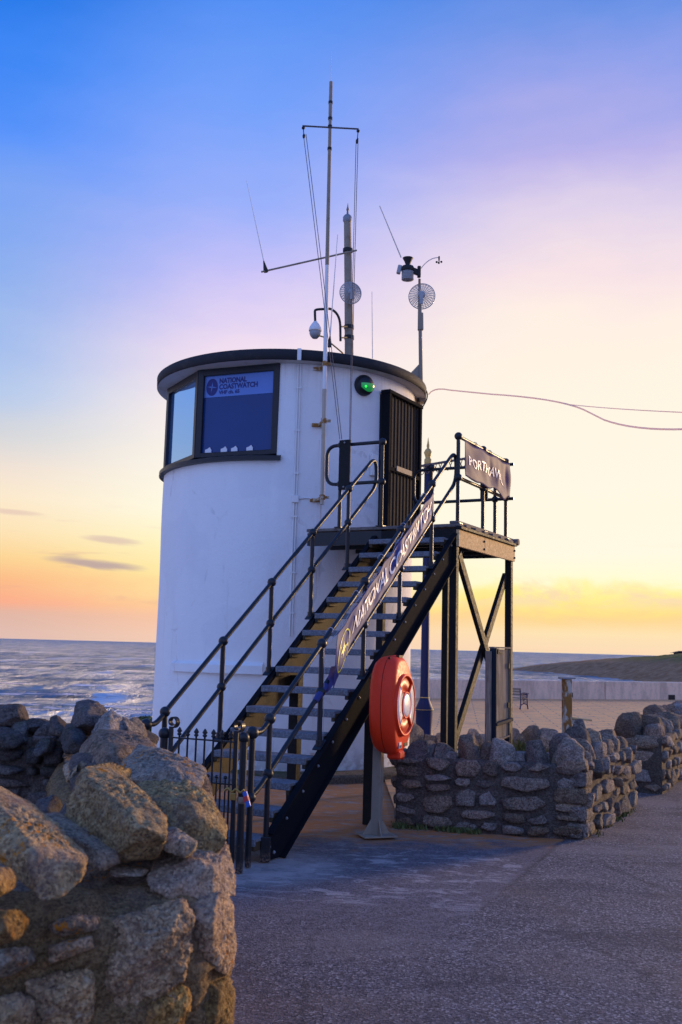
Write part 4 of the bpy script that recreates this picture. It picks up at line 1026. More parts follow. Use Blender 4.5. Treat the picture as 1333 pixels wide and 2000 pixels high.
p = ban(0, 0, 0); m.tube([p, so(.79, -.02, rail_top(.78)-.01)], .003, 5); m.tube([so(.79, -.02, rail_top(.79)-.05), so(.79, -.03, .95), so(.80, -.02, .80)], .002, 5)
m.tube([ban(1, 0, 0), so(3.09, -.02, rail_top(3.09)-.03)], .003, 5); m.tube([ban(1, .4, 0), so(3.09, -.02, rail_top(3.09)-.18)], .003, 5)
pts = [so(s, -.03+.01*math.sin(s*30), rail_top(s)-.02-.05*abs(math.sin((s-1.5)*4))) for s in np.linspace(1.55, 2.3, 12)]; m.tube(pts, .0035, 5)
pts = [so(s, -.03, rail_top(s)-.03-.03*abs(math.sin((s-.8)*6))) for s in np.linspace(.85, 1.5, 12)]; m.tube(pts, .003, 5)
m.build('lacing', M_ropepale, bn)['kind'] = 'stuff'
# loose twisted tail of the banner tied to the mid rail
tl = MB(); V = []; n_ = 16
for i in range(n_+1):
    f = i/n_; c = so(.93+.02*f-.13*f*f, -.035, (rail_top(.93)-.30)*(1-f)+(rail_mid(.80)-.02)*f); wv = .13*(1-f)**.8+.035; a = 1.9*f
    V += [c+SD*wv*math.cos(a)*.6-SN*wv*math.sin(a)*.3, c-SD*wv*math.cos(a)*.6*(.4+.6*f)+SN*wv*math.sin(a)*.3]
tl.add(V, [(2*i, 2*i+1, 2*i+3, 2*i+2) for i in range(n_)], True)
tl.tube([so(.80-.09*k, -.005, rail_mid(.80-.09*k)) for k in np.linspace(-.6, 1.3, 6)], [.026, .036, .034, .03, .028, .024], 9)
tl.build('tail', M_banner, bn)

# short banner hung on the landing's right-hand rail
def ban2(u, v, off):
    a = .10+1.56*u
    zt = RT-.035-.022*math.sin(math.pi*u*3)**2; Hh = .41+.02*u+.05*math.exp(-((u-.84)/.07)**2)-.03*math.exp(-((u-.60)/.08)**2)
    z = zt-Hh*v
    fold = .03*math.sin(8*u+2.5*v+1)+.020*math.sin(19*u-5*v)+.03*math.exp(-((u-.50-.12*v)/.035)**2)-.028*math.exp(-((u-.72+.02*v)/.04)**2)+.03*math.exp(-((u-.9-.03*v)/.03)**2)
    fold *= .55*math.sin(math.pi*min(.95, v*.85+.06)); a2 = a-.05*v*(u < .12)+.07*(v)*(1-u)
    return po(a2, -.044+fold*.8-off, z)
b2 = cloth_obj('landing_banner', ban2, 70, 16, M_banner2)
setp(b2, 'short creased banner reading PORTHCAWL hung on the landing rail against the sunset', 'banner')
m = MB(); bf2 = bfn(ban2, 1.56, .45); text_on(m, 'PORTHCAWL', .17, .09, .285, bf2, 1.20, .002); m.build('lettering', M_print, b2)
m = MB()
for u in (.0, .30, .62, .98): c = po(.10+1.56*u, .02, RT); m.tube([c+SN*.03*math.cos(a)+UZ*.032*math.sin(a) for a in np.linspace(0, 2*math.pi, 10)], .004, 5)
m.build('tie', M_rope, b2)

# ================================================================== GATE
gate = thing('gate', (-1.201, 7.450, 0.190), 'low black iron gate with spear-topped bars and scrolled stiles padlocked at the stair foot', 'gate')
gA, gB = Vector((-1.226, 7.600, 0.788)), Vector((-0.715, 7.360, 0.935)); gA.z = gB.z = 0
gd = (gB-gA); gl_ = gd.length; gd.normalize(); gn = Vector((gd.y, -gd.x, 0)); Mg = Matrix((gd, gn, UZ)).transposed()
def gp_(s, z, o=0): return gA+gd*s+gn*o+UZ*z
for s in (0, gl_):
    m = MB(); m.box(gp_(s, .52), (.035, .012, .92), Mg); 
    # scroll head rolled towards the viewer
    pts = [gp_(s, .98+.0, 0)]; 
    V = []; N_ = 26
    for i in range(N_+1):
        a = -math.pi/2+2.15*math.pi*i/N_; r = .042*(1-.45*i/N_); c = gp_(s+.018, .985+.03)
        V.append(c+gd*math.cos(a)*r+UZ*math.sin(a)*r)
    for i in range(N_): m.beam(V[i], V[i+1], .045, .010, upd=UZ if abs((V[i+1]-V[i]).normalized().z) < .9 else gd)
    m.build('stile', M_black, gate)
for z in (.80-.0+.10, .60, .10):
    m = MB(); m.box(gp_(gl_/2, z), (gl_, .022, .010), Mg); m.build('rail', M_black, gate)
nb2 = 7
for k in range(nb2):
    s = gl_*(k+1)/(nb2+.6); m = MB(); m.tube([gp_(s, .06), gp_(s, .93)], .0075, 8); bar = m.build('bar', M_black, gate)
    MB().lathe(gp_(s, .93), [(.008, -.012), (.017, -.004), (.017, .003), (.010, .008), (.020, .022), (.012, .038), (.001, .052)], 12).build('spear_tip', M_black, bar)
for k in range(7):
    s = gl_*(k+.55)/(nb2+.6); m = MB(); m.tube([gp_(s, .06), gp_(s, .63)], .006, 8); bar = m.build('dog_bar', M_black, gate); MB().ball(gp_(s, .645), .014, 8).build('ball_tip', M_black, bar)
gpost = thing('gate_post', gA-gd*.05, 'round-topped black hinge post of the gate, half hidden behind the rubble wall', 'gate post')
m = MB(); m.tube([gA-gd*.06, gA-gd*.06+UZ*.92], .03, 12); m.build('shaft', M_black, gpost); MB().ball(gA-gd*.06+UZ*.925, .045, 12).build('cap', M_black, gpost)
lp_ = thing('latch_post', gB+gd*.075, 'slim black latch post holding the padlock between gate and stair rail', 'gate post')
c = gB+gd*.065; m = MB(); m.tube([c, c+UZ*.93], .027, 12); m.build('shaft', M_black, lp_); MB().ball(c+UZ*.935, .040, 12).build('cap', M_black, lp_); MB().ball(c+UZ*.50, .036, 12).build('collar', M_rust_post, lp_)
pk = MB(); c2 = gB+UZ*.565-gn*.0; pk.tube([c2+gd*x+gn*.03+UZ*(-.012*math.cos(x*90)) for x in np.linspace(-.06, .10, 12)], .009, 6); pk.box(c2+gd*.02+gn*.045-UZ*.04, (.045, .02, .05), Mg, bev=.004)
pk = pk.build('padlock', M_brass); setp(pk, 'brass padlock and short chain fastening the gate to the latch post', 'padlock')
ck = MB(); ck.beam(c2+gd*.11+gn*.04-UZ*.0, c2+gd*.155+gn*.05-UZ*.10, .035, .02, upd=gn, bev=.004); ck = ck.build('chain_sleeve', M_bluebag); setp(ck, 'small blue and red sleeved lock hanging by the mid rail of the stair', 'lock')
rk = MB(); rk.beam(c2+gd*.122+gn*.045-UZ*.03, c2+gd*.138+gn*.048-UZ*.062, .037, .022, upd=gn); rk.build('red_band', M_redtape, ck)

# ================================================================== LIFEBUOY STATION
lb = thing('lifebuoy_station', (.375, 8.873, 0), 'red plastic lifebuoy housing with white discs on a grey post beside the stair', 'lifebuoy station')
bx = Vector((.375, 8.873, 0)); ptop = Vector((0.385, 8.900, 0.827))
m = MB(); m.beam(bx, Vector((ptop.x, ptop.y, 1.22)), .078, .078, upd=(.4, 1, 0), bev=.004); m.beam(bx+Vector((-.0, .0, 0)), Vector((ptop.x, ptop.y, .66)), .084, .05, upd=(.4, 1, 0)); m.build('post', M_rust_post, lb)
m = MB(); m.box(bx+UZ*.008, (.30, .26, .014), Matrix.Rotation(.3, 3, 'Z'), bev=.003)
for a in (0, 90, 180, 270):
    dv = Matrix.Rotation(rad(a+17), 3, 'Z') @ Vector((1, 0, 0)); m.prism([bx+dv*.035+UZ*.014, bx+dv*.125+UZ*.014, bx+dv*.038+UZ*.16], Vector((-dv.y, dv.x, 0))*.008)
m.build('base_plate', M_rust_post, lb)
fn_ = Vector((.927, -.374, 0)); fu = Vector((.374, .927, 0)); FC = Vector((0.586, 8.750, 1.119))
def hp(u, v, w): return FC+fu*u+UZ*v+fn_*w
def outline(sc_u, sc_v, n=64):
    r = []
    for k in range(n):
        a = 2*math.pi*k/n; c, s_ = math.cos(a), math.sin(a)
        e = 2.0/2.9; u = math.copysign(abs(c)**e, c)*.285; v = math.copysign(abs(s_)**e, s_)*.425
        u *= 1-.16*max(0, (abs(v)-.24)/.185)**1.5       # shoulders pulled in
        # side bulge round the ring
        u *= 1+.05*math.exp(-(v/.2)**4)
        r.append((u*sc_u, v*sc_v))
    return r
def loft(mb, prof, n=64):
    V = []; F = []
    for (su, sv2, w) in prof:
        for (u, v) in outline(su, sv2, n): V.append(hp(u, v, w - .03*(abs(v)/.43)**3*(1 if w > -.08 else 0)))
    for i in range(len(prof)-1):
        for k in range(n): F.append((i*n+k, i*n+(k+1) % n, (i+1)*n+(k+1) % n, (i+1)*n+k))
    mb.add(V, F, True); return mb
m = loft(MB(), [(.001, .001, -.245), (.60, .72, -.245), (.82, .88, -.228), (.93, .955, -.19), (.97, .985, -.14), (.975, .985, -.112)]); m.build('back_shell', M_red, lb)
m = loft(MB(), [(.955, .97, -.115), (.955, .97, -.103)]); m.build('seam', M_seam, lb)
m = loft(MB(), [(.985, .99, -.106), (1.0, 1.0, -.085), (.985, .99, -.05), (.93, .96, -.018), (.84, .91, .000), (.78, .87, .006), (.001, .001, .010)]); m.build('front_cover', M_red, lb)
def ring(mb, r0, r1, w0, w1, n=64, a0=0, a1=360, edge=.008):
    """raised ring on the cover, in its own round profile"""
    full = a1-a0 >= 360; c = n if full else n+1; V = []
    prof = [(r0, w0), (r0+edge*.5, w1), (r1-edge*.5, w1), (r1, w0)]
    for r, w in prof:
        for k in range(c): a = rad(a0+(a1-a0)*k/n); V.append(hp(r*math.cos(a), r*math.sin(a)*1.02, w))
    F = []
    for i in range(3):
        for k in range(n): k2 = (k+1) % c; F.append((i*c+k, i*c+k2, (i+1)*c+k2, (i+1)*c+k))
    mb.add(V, F, True)
    return mb
m = MB(); ring(m, .236, .262, -.02, .026); ring(m, .096, .116, -.02, .028); rg = m.build('ring_moulding', M_red, lb)
for a0, a1, mm, nm in ((50, 130, M_reddk, 'recess_panel'), (230, 310, M_reddk, 'recess_panel'), (-44, 44, M_lens, 'lens'), (136, 224, M_lens, 'lens')):
    m = MB(); ring(m, .114, .240, -.02, .006 if mm is M_reddk else .021, 24, a0, a1); m.build(nm, mm, lb)
for a in (47, 133, 227, 313):
    m = MB(); d0 = (math.cos(rad(a)), math.sin(rad(a))); 
    m.beam(hp(d0[0]*.11, d0[1]*.11, .008), hp(d0[0]*.24, d0[1]*.24, .008), .018, .032, upd=fn_, bev=.004); m.build('spoke', M_red, lb)
m = MB(); m.lathe(hp(0, 0, .0), [(.100, 0), (.098, .028), (.085, .032), (.001, .034)], 36, fn_); m.build('hub_disc', M_lens, lb)
m = MB(); m.beam(hp(-.04, .414, -.05), hp(.06, .414, -.05), .03, .02, upd=UZ); m.ball(hp(-.19, .40, -.075), .012, 8); m.build('hinge', M_seam, lb)
m = MB(); m.box(hp(.02, -.425, -.07), (.15, .12, .07), Matrix((fu, -fn_, UZ)).transposed(), bev=.02); m.ball(hp(.09, -.46, -.03), .012, 8); m.build('latch', M_red, lb)
m = MB(); m.box(hp(-.07, -.335, -.004), (.055, .008, .05), Matrix((fu, -fn_, UZ)).transposed()); m.build('sticker', M_lens, lb)
m = MB(); m.box(hp(-.07, -.345, .002), (.030, .006, .022), Matrix((fu, -fn_, UZ)).transposed()); m.build('sticker_mark', M_navy, lb)
m = MB(); m.box(hp(.10, -.34, -.012), (.09, .012, .03), Matrix((fu, -fn_, UZ)).transposed()); m.build('finger_slot', M_seam, lb)

# ================================================================== NOTICE PANEL, RUSTY POST, LAMP, BENCH
npn = thing('notice_panel', (1.572, 9.750, 0.639), 'narrow weathered timber notice panel with a dark edge standing behind the rubble wall', 'notice panel')
pa, pb = Vector((1.498, 9.720, 1.648)), Vector((1.686, 9.950, 1.653)); pa.z = pb.z = 0; pe = (pb-pa).normalized(); pn = Vector((pe.y, -pe.x, 0)); Mn = Matrix((pe, -pn, UZ)).transposed(); pw = (pb-pa).length
pc = (pa+pb)/2
MB().box(pc+UZ*1.19, (pw, .03, .86), Mn, bev=.003).build('board', M_wood, npn)
MB().box(pa+UZ*1.17+pn*.012, (.018, .075, .92), Mn, bev=.003).build('frame', M_teal, npn)
MB().box(pb+UZ*1.17+pn*.0, (.012, .05, .90), Mn, bev=.003).build('frame', M_teal, npn)
MB().box(pc+UZ*1.635, (pw+.02, .06, .015), Mn).build('cap', M_wood, npn)
MB().box(pa-pe*.035-pn*.02+UZ*.80, (.045, .05, 1.60), Mn, bev=.004).build('post', M_wood, npn)
MB().box(pc+UZ*.42-pn*.04, (.075, .06, .84), Mn, bev=.004).build('post', M_wood, npn)
m = MB(); m.beam(pa+UZ*.905+pn*.04, pb+UZ*.945+pn*.05, .035, .032, bev=.004); m.build('ledge', M_teal, npn)
MB().beam(pa+UZ*.755+pn*.02, pb+UZ*.785+pn*.02, .02, .012).build('trim', M_wood, npn)
m = MB()
for s, z in ((.25, 1.60), (.05, 1.46), (.95, 1.46), (.03, 1.05), (.93, 1.08)): m.box(pa+(pb-pa)*s+UZ*z+pn*.022, (.016, .012, .05), Mn)
m.box(pa+(pb-pa)*.45+UZ*1.585+pn*.02, (.07, .008, .012), Mn); m.build('clip', M_bulb, npn)['kind'] = 'stuff'

rp = thing('rusty_post', (2.510, 11.000, 0.535), 'square rusting post with a flat cap and small side shelf behind the rubble wall', 'post')
r0 = Vector((2.511, 11.000, 0.915)); r0.z = 0
MB().box(r0+UZ*.66, (.085, .085, 1.32), Matrix.Rotation(.25, 3, 'Z'), bev=.004).build('shaft', M_rusty, rp)
MB().box(r0+UZ*1.33, (.15, .12, .018), Matrix.Rotation(.25, 3, 'Z')).build('cap', M_galv, rp)
sh = MB(); sh.beam(r0+Vector((.04, 0, .905)), r0+Vector((.265, .03, .885)), .09, .022, bev=.003); shf = sh.build('shelf', M_plank, rp)
MB().box(r0+Vector((.07, 0, .865)), (.06, .05, .05), bev=.004).build('bracket', M_rusty, shf)
MB().box(r0+Vector((.052, -.02, 1.15)), (.012, .02, .05)).build('hook', M_bulb, rp)

lc = Vector((1.520, 17.400, 0.410)); lc.z = float(gz(0, 17.4))
lc.z -= .08
lamp = thing('lamp_column', lc, 'slender navy blue lamp column with a gold-ringed base and ball finial', 'lamp column')
m = MB(); m.lathe(lc, [(.17, 0), (.17, .06), (.145, .10), (.145, .62), (.16, .66), (.10, .80), (.078, .86)], 28); m.build('base', M_navy, lamp)
m = MB(); m.lathe(lc, [(.080, .84), (.074, 1.2), (.066, 3.0), (.06, 4.92)], 20); m.build('shaft', M_navy, lamp)
m = MB()
for z, r in ((.66, .165), (.86, .095), (.655, .16)): m.lathe(lc, [(r-.02, z-.008), (r, z), (r-.02, z+.012)], 28)
m.build('gold_ring', M_gold, lamp)
m = MB(); m.lathe(lc, [(.06, 4.92), (.066, 4.94), (.066, 5.02), (.045, 5.05), (.055, 5.09), (.075, 5.15), (.05, 5.20), (.02, 5.23), (.028, 5.27), (.015, 5.33), (.004, 5.42)], 20); m.build('finial', M_gold, lamp)
fe = MB(); fp0, fp1 = Vector((1.185, 17.300, 4.764)), Vector((2.359, 17.300, 4.997)); fe.tube([fp0, fp1], .022, 8); fes = fe.build('festoon_bar', M_rope, lamp)
m = MB()
for k in range(13):
    c = fp0.lerp(fp1, (k+.5)/13); pts = [c+Vector((x*.075, 0, -.16*(1-abs(x)**1.5)+.0)) for x in np.linspace(-1, 1, 9)]; m.tube(pts, .008, 5)
m.build('festoon_loops', M_rope, lamp)

# far bench (scroll-cast ends, timber slats)
bq = Vector((7.15, 39.3, -.62))
bench = thing('bench', bq, 'dark park bench with ornate cast iron ends out on the promenade', 'bench')
bdv = Vector((-.72, .69, 0)).normalized(); bfv = Vector((.69, .72, 0)).normalized()
def bp(s, f, z): return bq+bdv*s+bfv*f+UZ*z
for s in (0, 1.5):
    m = MB(); T = .035
    def lp(pts, closed=False, r=.022): m.tube([bp(s, a, b) for a, b in pts], r, 6, closed)
    lp([(0, 0), (.05, .2), (.06, .42), (.0, .80)], r=.028); lp([(.56, 0), (.50, .2), (.50, .42), (.50, .60)], r=.028); lp([(.0, .60), (.3, .63), (.58, .60)], r=.028); lp([(.05, .40), (.5, .40)], r=.028); lp([(.08, .17), (.28, .24), (.5, .17)], r=.025)
    for cx_2 in (.14, .28, .41): lp([(cx_2+.055*math.cos(a), .51+.085*math.sin(a)) for a in np.linspace(0, 2*math.pi, 10)[:-1]], True, .018)
    lp([(.28+.07*math.cos(a), .30+.09*math.sin(a)) for a in np.linspace(0, 2*math.pi, 10)[:-1]], True, .018)
    m.build('cast_end', M_navy, bench)
for f, z in ((.0, .78), (.02, .68), (.035, .57), (.08, .44), (.2, .43), (.32, .43), (.44, .43)):
    v = f < .05; m = MB(); m.beam(bp(-.03, f, z), bp(1.53, f, z), .03 if v else .09, .08 if v else .03, bev=.004); m.build('slat', M_wood, bench)

# ================================================================== FLAGPOLE, MASTS, AERIALS
fl0, fl1 = Vector((-0.235, 12.100, 3.331)), Vector((-0.278, 12.150, 8.922))
fl = thing('flagpole', fl0, 'tall slim flagpole strapped to the tower wall with a yardarm and halyards', 'flagpole')
def on(f): return fl0.lerp(fl1, f)
M_brasspole = mat('worn_varnish', paint(c4_(.42, .36, .28), 0.5, 0.3, 50, 0.8, 0.4, c4_(.30, .19, .08)))
MB().tube([on(0), on(.04), on(.26)], [.026, .026, .027], 12).build('lower_pole', M_brasspole, fl)
MB().tube([on(.26), on(.55)], [.028, .026], 12).build('white_pole', M_whitepl, fl)
MB().tube([on(.55), on(.9), on(.93), on(1.0)], [.026, .022, .025, .022], 12).build('upper_pole', M_rust_post, fl)
m = MB()
for f in (.945, .905, .83, .885): m.tube([on(f), on(f+.006)], .029, 10)
m.build('band', M_bulb, fl)
MB().tube([on(1.0), Vector((-0.283, 12.150, 9.355))], [.005, .002], 6).build('whip_aerial', M_whitepl, fl)
for py_, dz in ((722, 0), (830, 0), (972, 0)):
    c = fl0.lerp(fl1, (985-py_)/825.0); an = math.atan2(c.y-TC.y, c.x-TC.x); w_ = Vector((TC.x+TR*math.cos(an), TC.y+TR*math.sin(an), c.z))
    m = MB(); m.box(w_+Vector((-.0, -.02, 0)), (.17, .03, .045), bev=.004); m.beam(w_, c, .03, .03); m.tube([c-UZ*.03, c+UZ*.03], .036, 12); m.box(c+Vector((.05, 0, .0)), (.07, .03, .03)); m.build('wall_bracket', M_rusty, fl)
yd0, yd1 = Vector((-0.626, 12.000, 8.216)), Vector((0.098, 12.050, 8.221))
MB().tube([yd0, yd1], .011, 8).build('yardarm', M_rope, fl)
for a, b in (((592,248),(594,262)), ((700,254),(698,272))):
    p0, p1 = (Vector((-0.612, 12.000, 8.188)), Vector((-0.602, 12.000, 8.076))) if a[0] < 600 else (Vector((0.092, 12.000, 8.166)), Vector((0.082, 12.000, 8.026)))
    m = MB(); m.ball(p0, .022, 8); m.ball(p1, .026, 8, sc=(.7, .7, 1.3)); m.tube([p0, p1], .006, 6); m.build('pulley_block', M_bulb, fl)
cleat = Vector((-0.037, 11.450, 4.014))
hal = [((-0.609, 12.000, 8.104), (-0.229, 12.000, 5.544), (-0.037, 11.460, 4.016)), ((-0.576, 12.000, 8.105), (-0.261, 11.900, 6.038), (-0.013, 11.460, 4.016)), ((0.069, 12.000, 8.032), (0.057, 11.900, 5.782), (0.077, 11.470, 4.021)), ((0.094, 12.000, 8.068), (0.076, 11.900, 5.783), (0.089, 11.470, 4.021))]
m = MB()
for a, b, c in hal:
    a, b, c = Vector(a), Vector(b), Vector(c); b = b.lerp((a+c)/2, .6); m.tube(arc(a, b, c, 14), .0045, 5)
m.build('halyard', M_rope, fl)

ms0, ms1 = Vector((0.061, 13.300, 5.542)), Vector((-0.017, 13.300, 7.526))
ms = thing('timber_mast', ms0, 'thick brown octagonal mast on the tower roof with a slanting crossarm', 'mast')
MB().tube([ms0-UZ*.1, ms0.lerp(ms1, .5), ms1], [.062, .056, .050], 8).build('shaft', M_rust_post, ms)
MB().lathe(ms1, [(.05, -.02), (.064, 0), (.064, .06), (.04, .09), (.015, .10), (.013, .16), (.022, .165), (.008, .22), (.002, .27)], 12).build('cap', M_galv, ms)
MB().tube([Vector((-1.147, 12.750, 6.538)), Vector((0.122, 13.250, 7.081))], .013, 8).build('crossarm', M_rust_post, ms)
m = MB(); 
for py_ in (490, 640, 660): c = ms0.lerp(ms1, (700-py_)/268.0); m.tube([c-UZ*.025, c+UZ*.025], .070, 10)
m.build('clamp', M_bulb, ms)
def whip(name, p0, p1, r0, r1, lab, base=True):
    t_ = thing(name, p0, lab, 'aerial', 'whip aerials round the tower roof'); p0, p1 = Vector(p0), Vector(p1)
    MB().tube([p0, p0.lerp(p1, .5), p1], [r0, (r0+r1)/2, r1], 7).build('rod', M_whitepl, t_)
    if base: MB().lathe(p0, [(.03, -.04), (.03, .0), (.018, .06), (.007, .12)], 10, (p1-p0)).build('base', M_bulb, t_)
whip('whip_aerial', (-1.096, 12.780, 6.587), (-1.390, 12.700, 7.794), .008, .003, 'pale whip aerial leaning from the far end of the slanting crossarm')
whip('whip_aerial', (0.786, 14.000, 7.299), (0.441, 13.600, 7.905), .010, .007, 'pale whip aerial slanting up from the rain gauge of the weather station', False)
whip('whip_aerial', (0.387, 13.600, 5.640), (0.358, 13.600, 6.615), .007, .004, 'thin upright whip aerial alone on the roof right of the timber mast', False)
whip('whip_aerial', (-0.213, 12.900, 5.614), (-0.144, 12.900, 7.154), .009, .005, 'thin whip aerial rising just behind the flagpole beside the camera')
m = MB(); m.tube([Vector((-0.367, 12.900, 5.730)), Vector((-0.298, 12.900, 5.711)), Vector((-0.214, 12.900, 5.642)), Vector((-0.046, 12.900, 5.506)), Vector((-0.018, 13.100, 5.538))], .010, 6); br_ = m.build('roof_strut', M_brass); setp(br_, 'bent brassy strut rising from the roof edge behind the flagpole', 'strut')

# dome camera on a swan neck
dc = thing('dome_camera', (-0.411, 12.900, 5.836), 'white dome camera hanging from a dark swan-neck arm beside the mast', 'camera')
A_ = lambda t3: Vector(t3)
arm = [A_((-0.415, 12.950, 5.938)), A_((-0.423, 12.950, 6.081))]+arc(A_((-0.420, 12.950, 6.095)), A_((-0.400, 12.950, 6.110)), A_((-0.351, 12.950, 6.112)), 3)+arc(A_((-0.221, 12.970, 6.129)), A_((-0.088, 13.000, 6.093)), A_((-0.076, 13.000, 5.906)), 8)+[A_((-0.067, 13.000, 5.692))]
MB().tube(arm, .017, 10).build('arm', M_bulb, dc)
m = MB(); m.beam(A_((-0.076, 13.000, 5.892)), A_((0.014, 13.200, 5.961)), .02, .02); m.beam(A_((-0.072, 13.000, 5.735)), A_((0.018, 13.200, 5.808)), .02, .02); m.build('arm_bracket', M_bulb, dc)
c = A_((-0.412, 12.950, 5.809))
MB().lathe(c, [(.025, .13), (.032, .115), (.05, .095), (.078, .045), (.085, .01), (.085, -.005), (.07, -.01)], 24).build('hood', M_whitepl, dc)
MB().lathe(c, [(.074, -.008), (.076, -.04), (.062, -.075), (.035, -.105), (.001, -.115)], 24).build('dome', M_grey, dc)

# grid dishes
def grid_dish(c, r, yaw, lab, dx, post_h=.0):
    c = Vector(c); t_ = thing('grid_dish', c, lab, 'dish aerial')
    ax = Vector((math.sin(rad(yaw)), -math.cos(rad(yaw)), -.03)).normalized(); sd2 = ax.cross(UZ).normalized(); u2 = sd2.cross(ax)
    def g(x, y): q = x*x+y*y; return c+sd2*x+u2*y-ax*(.35*q/r)
    m = MB(); m.tube([g(r*math.cos(a), r*math.sin(a)) for a in np.linspace(0, 2*math.pi, 40)[:-1]], .008, 6, True); m.build('rim', M_grey, t_)
    m = MB()
    for rr in (.28, .38, .48, .58, .68, .78, .89): m.tube([g(rr*r*math.cos(a), rr*r*math.sin(a)) for a in np.linspace(0, 2*math.pi, 36)[:-1]], .0052, 4, True)
    for k in range(26): a = 2*math.pi*k/26; m.tube([g(q*r*math.cos(a), q*r*math.sin(a)) for q in (.2, .6, 1)], .0046, 4)
    m.build('mesh_grid', M_grey, t_)
    MB().lathe(c+ax*.01, [(r*.30, -.02), (r*.30, .0), (r*.15, .03), (r*.12, .05), (.001, .052)], 24, ax).build('hub', M_grey, t_)
    MB().beam(c+ax*.05-u2*r*.8, c+ax*.05+u2*.02, .05, .03, upd=ax).build('bracket', M_grey, t_)
grid_dish((0.065, 13.100, 6.423), .150, 14, 'round grey grid dish clamped part way up the timber mast', 0)
grid_dish((1.092, 13.950, 6.717), .190, -8, 'round grey grid dish below the weather station on the roof-edge pole', 0)

# roof-edge pole
re0, re1 = Vector((1.111, 14.000, 5.245)), Vector((1.062, 14.000, 6.976))
rpole = thing('roof_edge_pole', re0, 'stout dark pole bolted to the roof edge above the door carrying weather instruments', 'pole')
MB().tube([re0, re0.lerp(re1, .82)], [.030, .026], 10).build('lower_tube', M_rust_post, rpole)
MB().tube([re0.lerp(re1, .55)-Vector((.02, 0, 0)), re1-Vector((.0, 0, 0))], .019, 10).build('upper_tube', M_rust_post, rpole)
MB().beam(re0.lerp(re1, .55)+Vector((.01, -.01, 0)), re0.lerp(re1, .70)+Vector((.01, -.01, 0)), .07, .07, upd=(0, 1, 0), bev=.01).build('clamp_box', M_rust_post, rpole)
m = MB(); bR = Vector((1.022, 13.900, 5.254)); m.prism([Vector((0.958, 14.000, 5.560)), Vector((1.067, 14.000, 5.685)), Vector((1.104, 14.000, 5.686)), Vector((1.118, 14.000, 5.260)), Vector((1.030, 14.000, 5.258))], (0, .03, 0)); m.box(Vector((1.104, 14.000, 5.245)), (.13, .12, .26), bev=.01); m.build('foot_bracket', M_rust_post, rpole)
m = MB(); m.tube(arc((1.128, 13.950, 5.346), (1.242, 13.900, 5.238), (1.157, 13.900, 5.085), 8)+arc((1.128, 13.900, 5.032), (1.085, 13.900, 4.993), (1.025, 13.900, 5.066), 4), .010, 6); m.tube(arc((1.099, 13.950, 5.307), (1.025, 13.900, 5.066), (1.056, 13.900, 4.947), 6), .009, 6); m.tube(arc((1.056, 13.950, 5.230), (1.114, 13.900, 4.994), (1.028, 13.900, 4.902), 6), .007, 6); m.build('cable_loop', M_bulb, rpole)
MB().box((1.048, 13.900, 4.992), (.05, .05, .10), bev=.006).build('small_box', M_rust_post, rpole)

# weather station
ws = thing('weather_station', (0.889, 14.000, 7.011), 'weather station with black rain cone and white louvred shield on the roof-edge pole', 'weather station')
wc = Vector((0.883, 13.950, 7.148)); K = 13.95/1944.0
MB().lathe(wc, [(.030, .0), (.033, .02), (.050, .07), (.074, .115), (.078, .125), (.070, .118), (.02, .05)], 24).build('rain_cone', M_bulb, ws)
MB().lathe(wc-UZ*.005, [(.03, 0.01), (.085, 0), (.095, -.03), (.095, -.07), (.085, -.08), (.02, -.08)], 24).build('gauge_body', M_bulb, ws)
prof = []
for k in range(6): z = -.085-.022*k; prof += [(.062, z), (.090, z-.004), (.088, z-.012), (.062, z-.018)]
MB().lathe(wc-UZ*.0, prof+[(.01, -.215)], 24).build('louvre_shield', M_grey, ws)
MB().box(wc+Vector((-.125, 0, -.055)), (.06, .07, .13), Matrix.Rotation(rad(12), 3, 'Y'), bev=.01).build('solar_box', M_grey, ws)
m = MB(); m.beam(wc+Vector((.06, 0, -.06)), Vector((1.050, 13.950, 7.051)), .05, .09, bev=.01); m.box(Vector((1.049, 13.950, 7.066)), (.05, .06, .17), bev=.008); m.build('mount', M_bulb, ws)
m = MB(); m.tube(arc((1.079, 13.950, 7.122), (1.189, 13.950, 7.289), (1.331, 13.950, 7.293), 8), .006, 6); m.build('sensor_arm', M_grey, ws)
m = MB(); m.box((1.339, 13.950, 7.278), (.022, .022, .07), bev=.006); 
for dx_, dz_ in ((-.035, -.055), (.035, -.05), (.0, -.055)): m.ball(Vector((1.339, 13.950, 7.278))+Vector((dx_, .03 if dx_ == 0 else 0, dz_)), .016, 8); m.tube([Vector((1.339, 13.950, 7.278))-UZ*.045, Vector((1.339, 13.950, 7.278))+Vector((dx_, .03 if dx_ == 0 else 0, dz_))], .003, 5)
m.build('anemometer', M_bulb, ws)

# overhead cable from the roof corner running off to the right
cb = MB(); pts = arc((1.204, 13.800, 5.196), (1.257, 13.600, 5.256), (1.444, 13.200, 5.104), 5)+arc((1.850, 12.200, 4.800), (2.423, 11.000, 4.458), (2.565, 10.400, 4.186), 8)+arc((2.676, 10.000, 3.984), (2.811, 9.400, 3.738), (3.047, 8.600, 3.587), 8)
cb.tube(pts, .009, 6); cb = cb.build('overhead_cable', M_cable); setp(cb, 'slack pinkish cable sweeping from the roof corner out towards the right', 'cable')
cb2 = MB(); cb2.tube(arc((2.539, 11.000, 4.390), (2.782, 10.000, 4.095), (3.121, 8.800, 3.785), 10), .005, 5); cb2 = cb2.build('overhead_cable', M_cable); setp(cb2, 'very thin faint cable above the slack pinkish one on the right', 'cable')

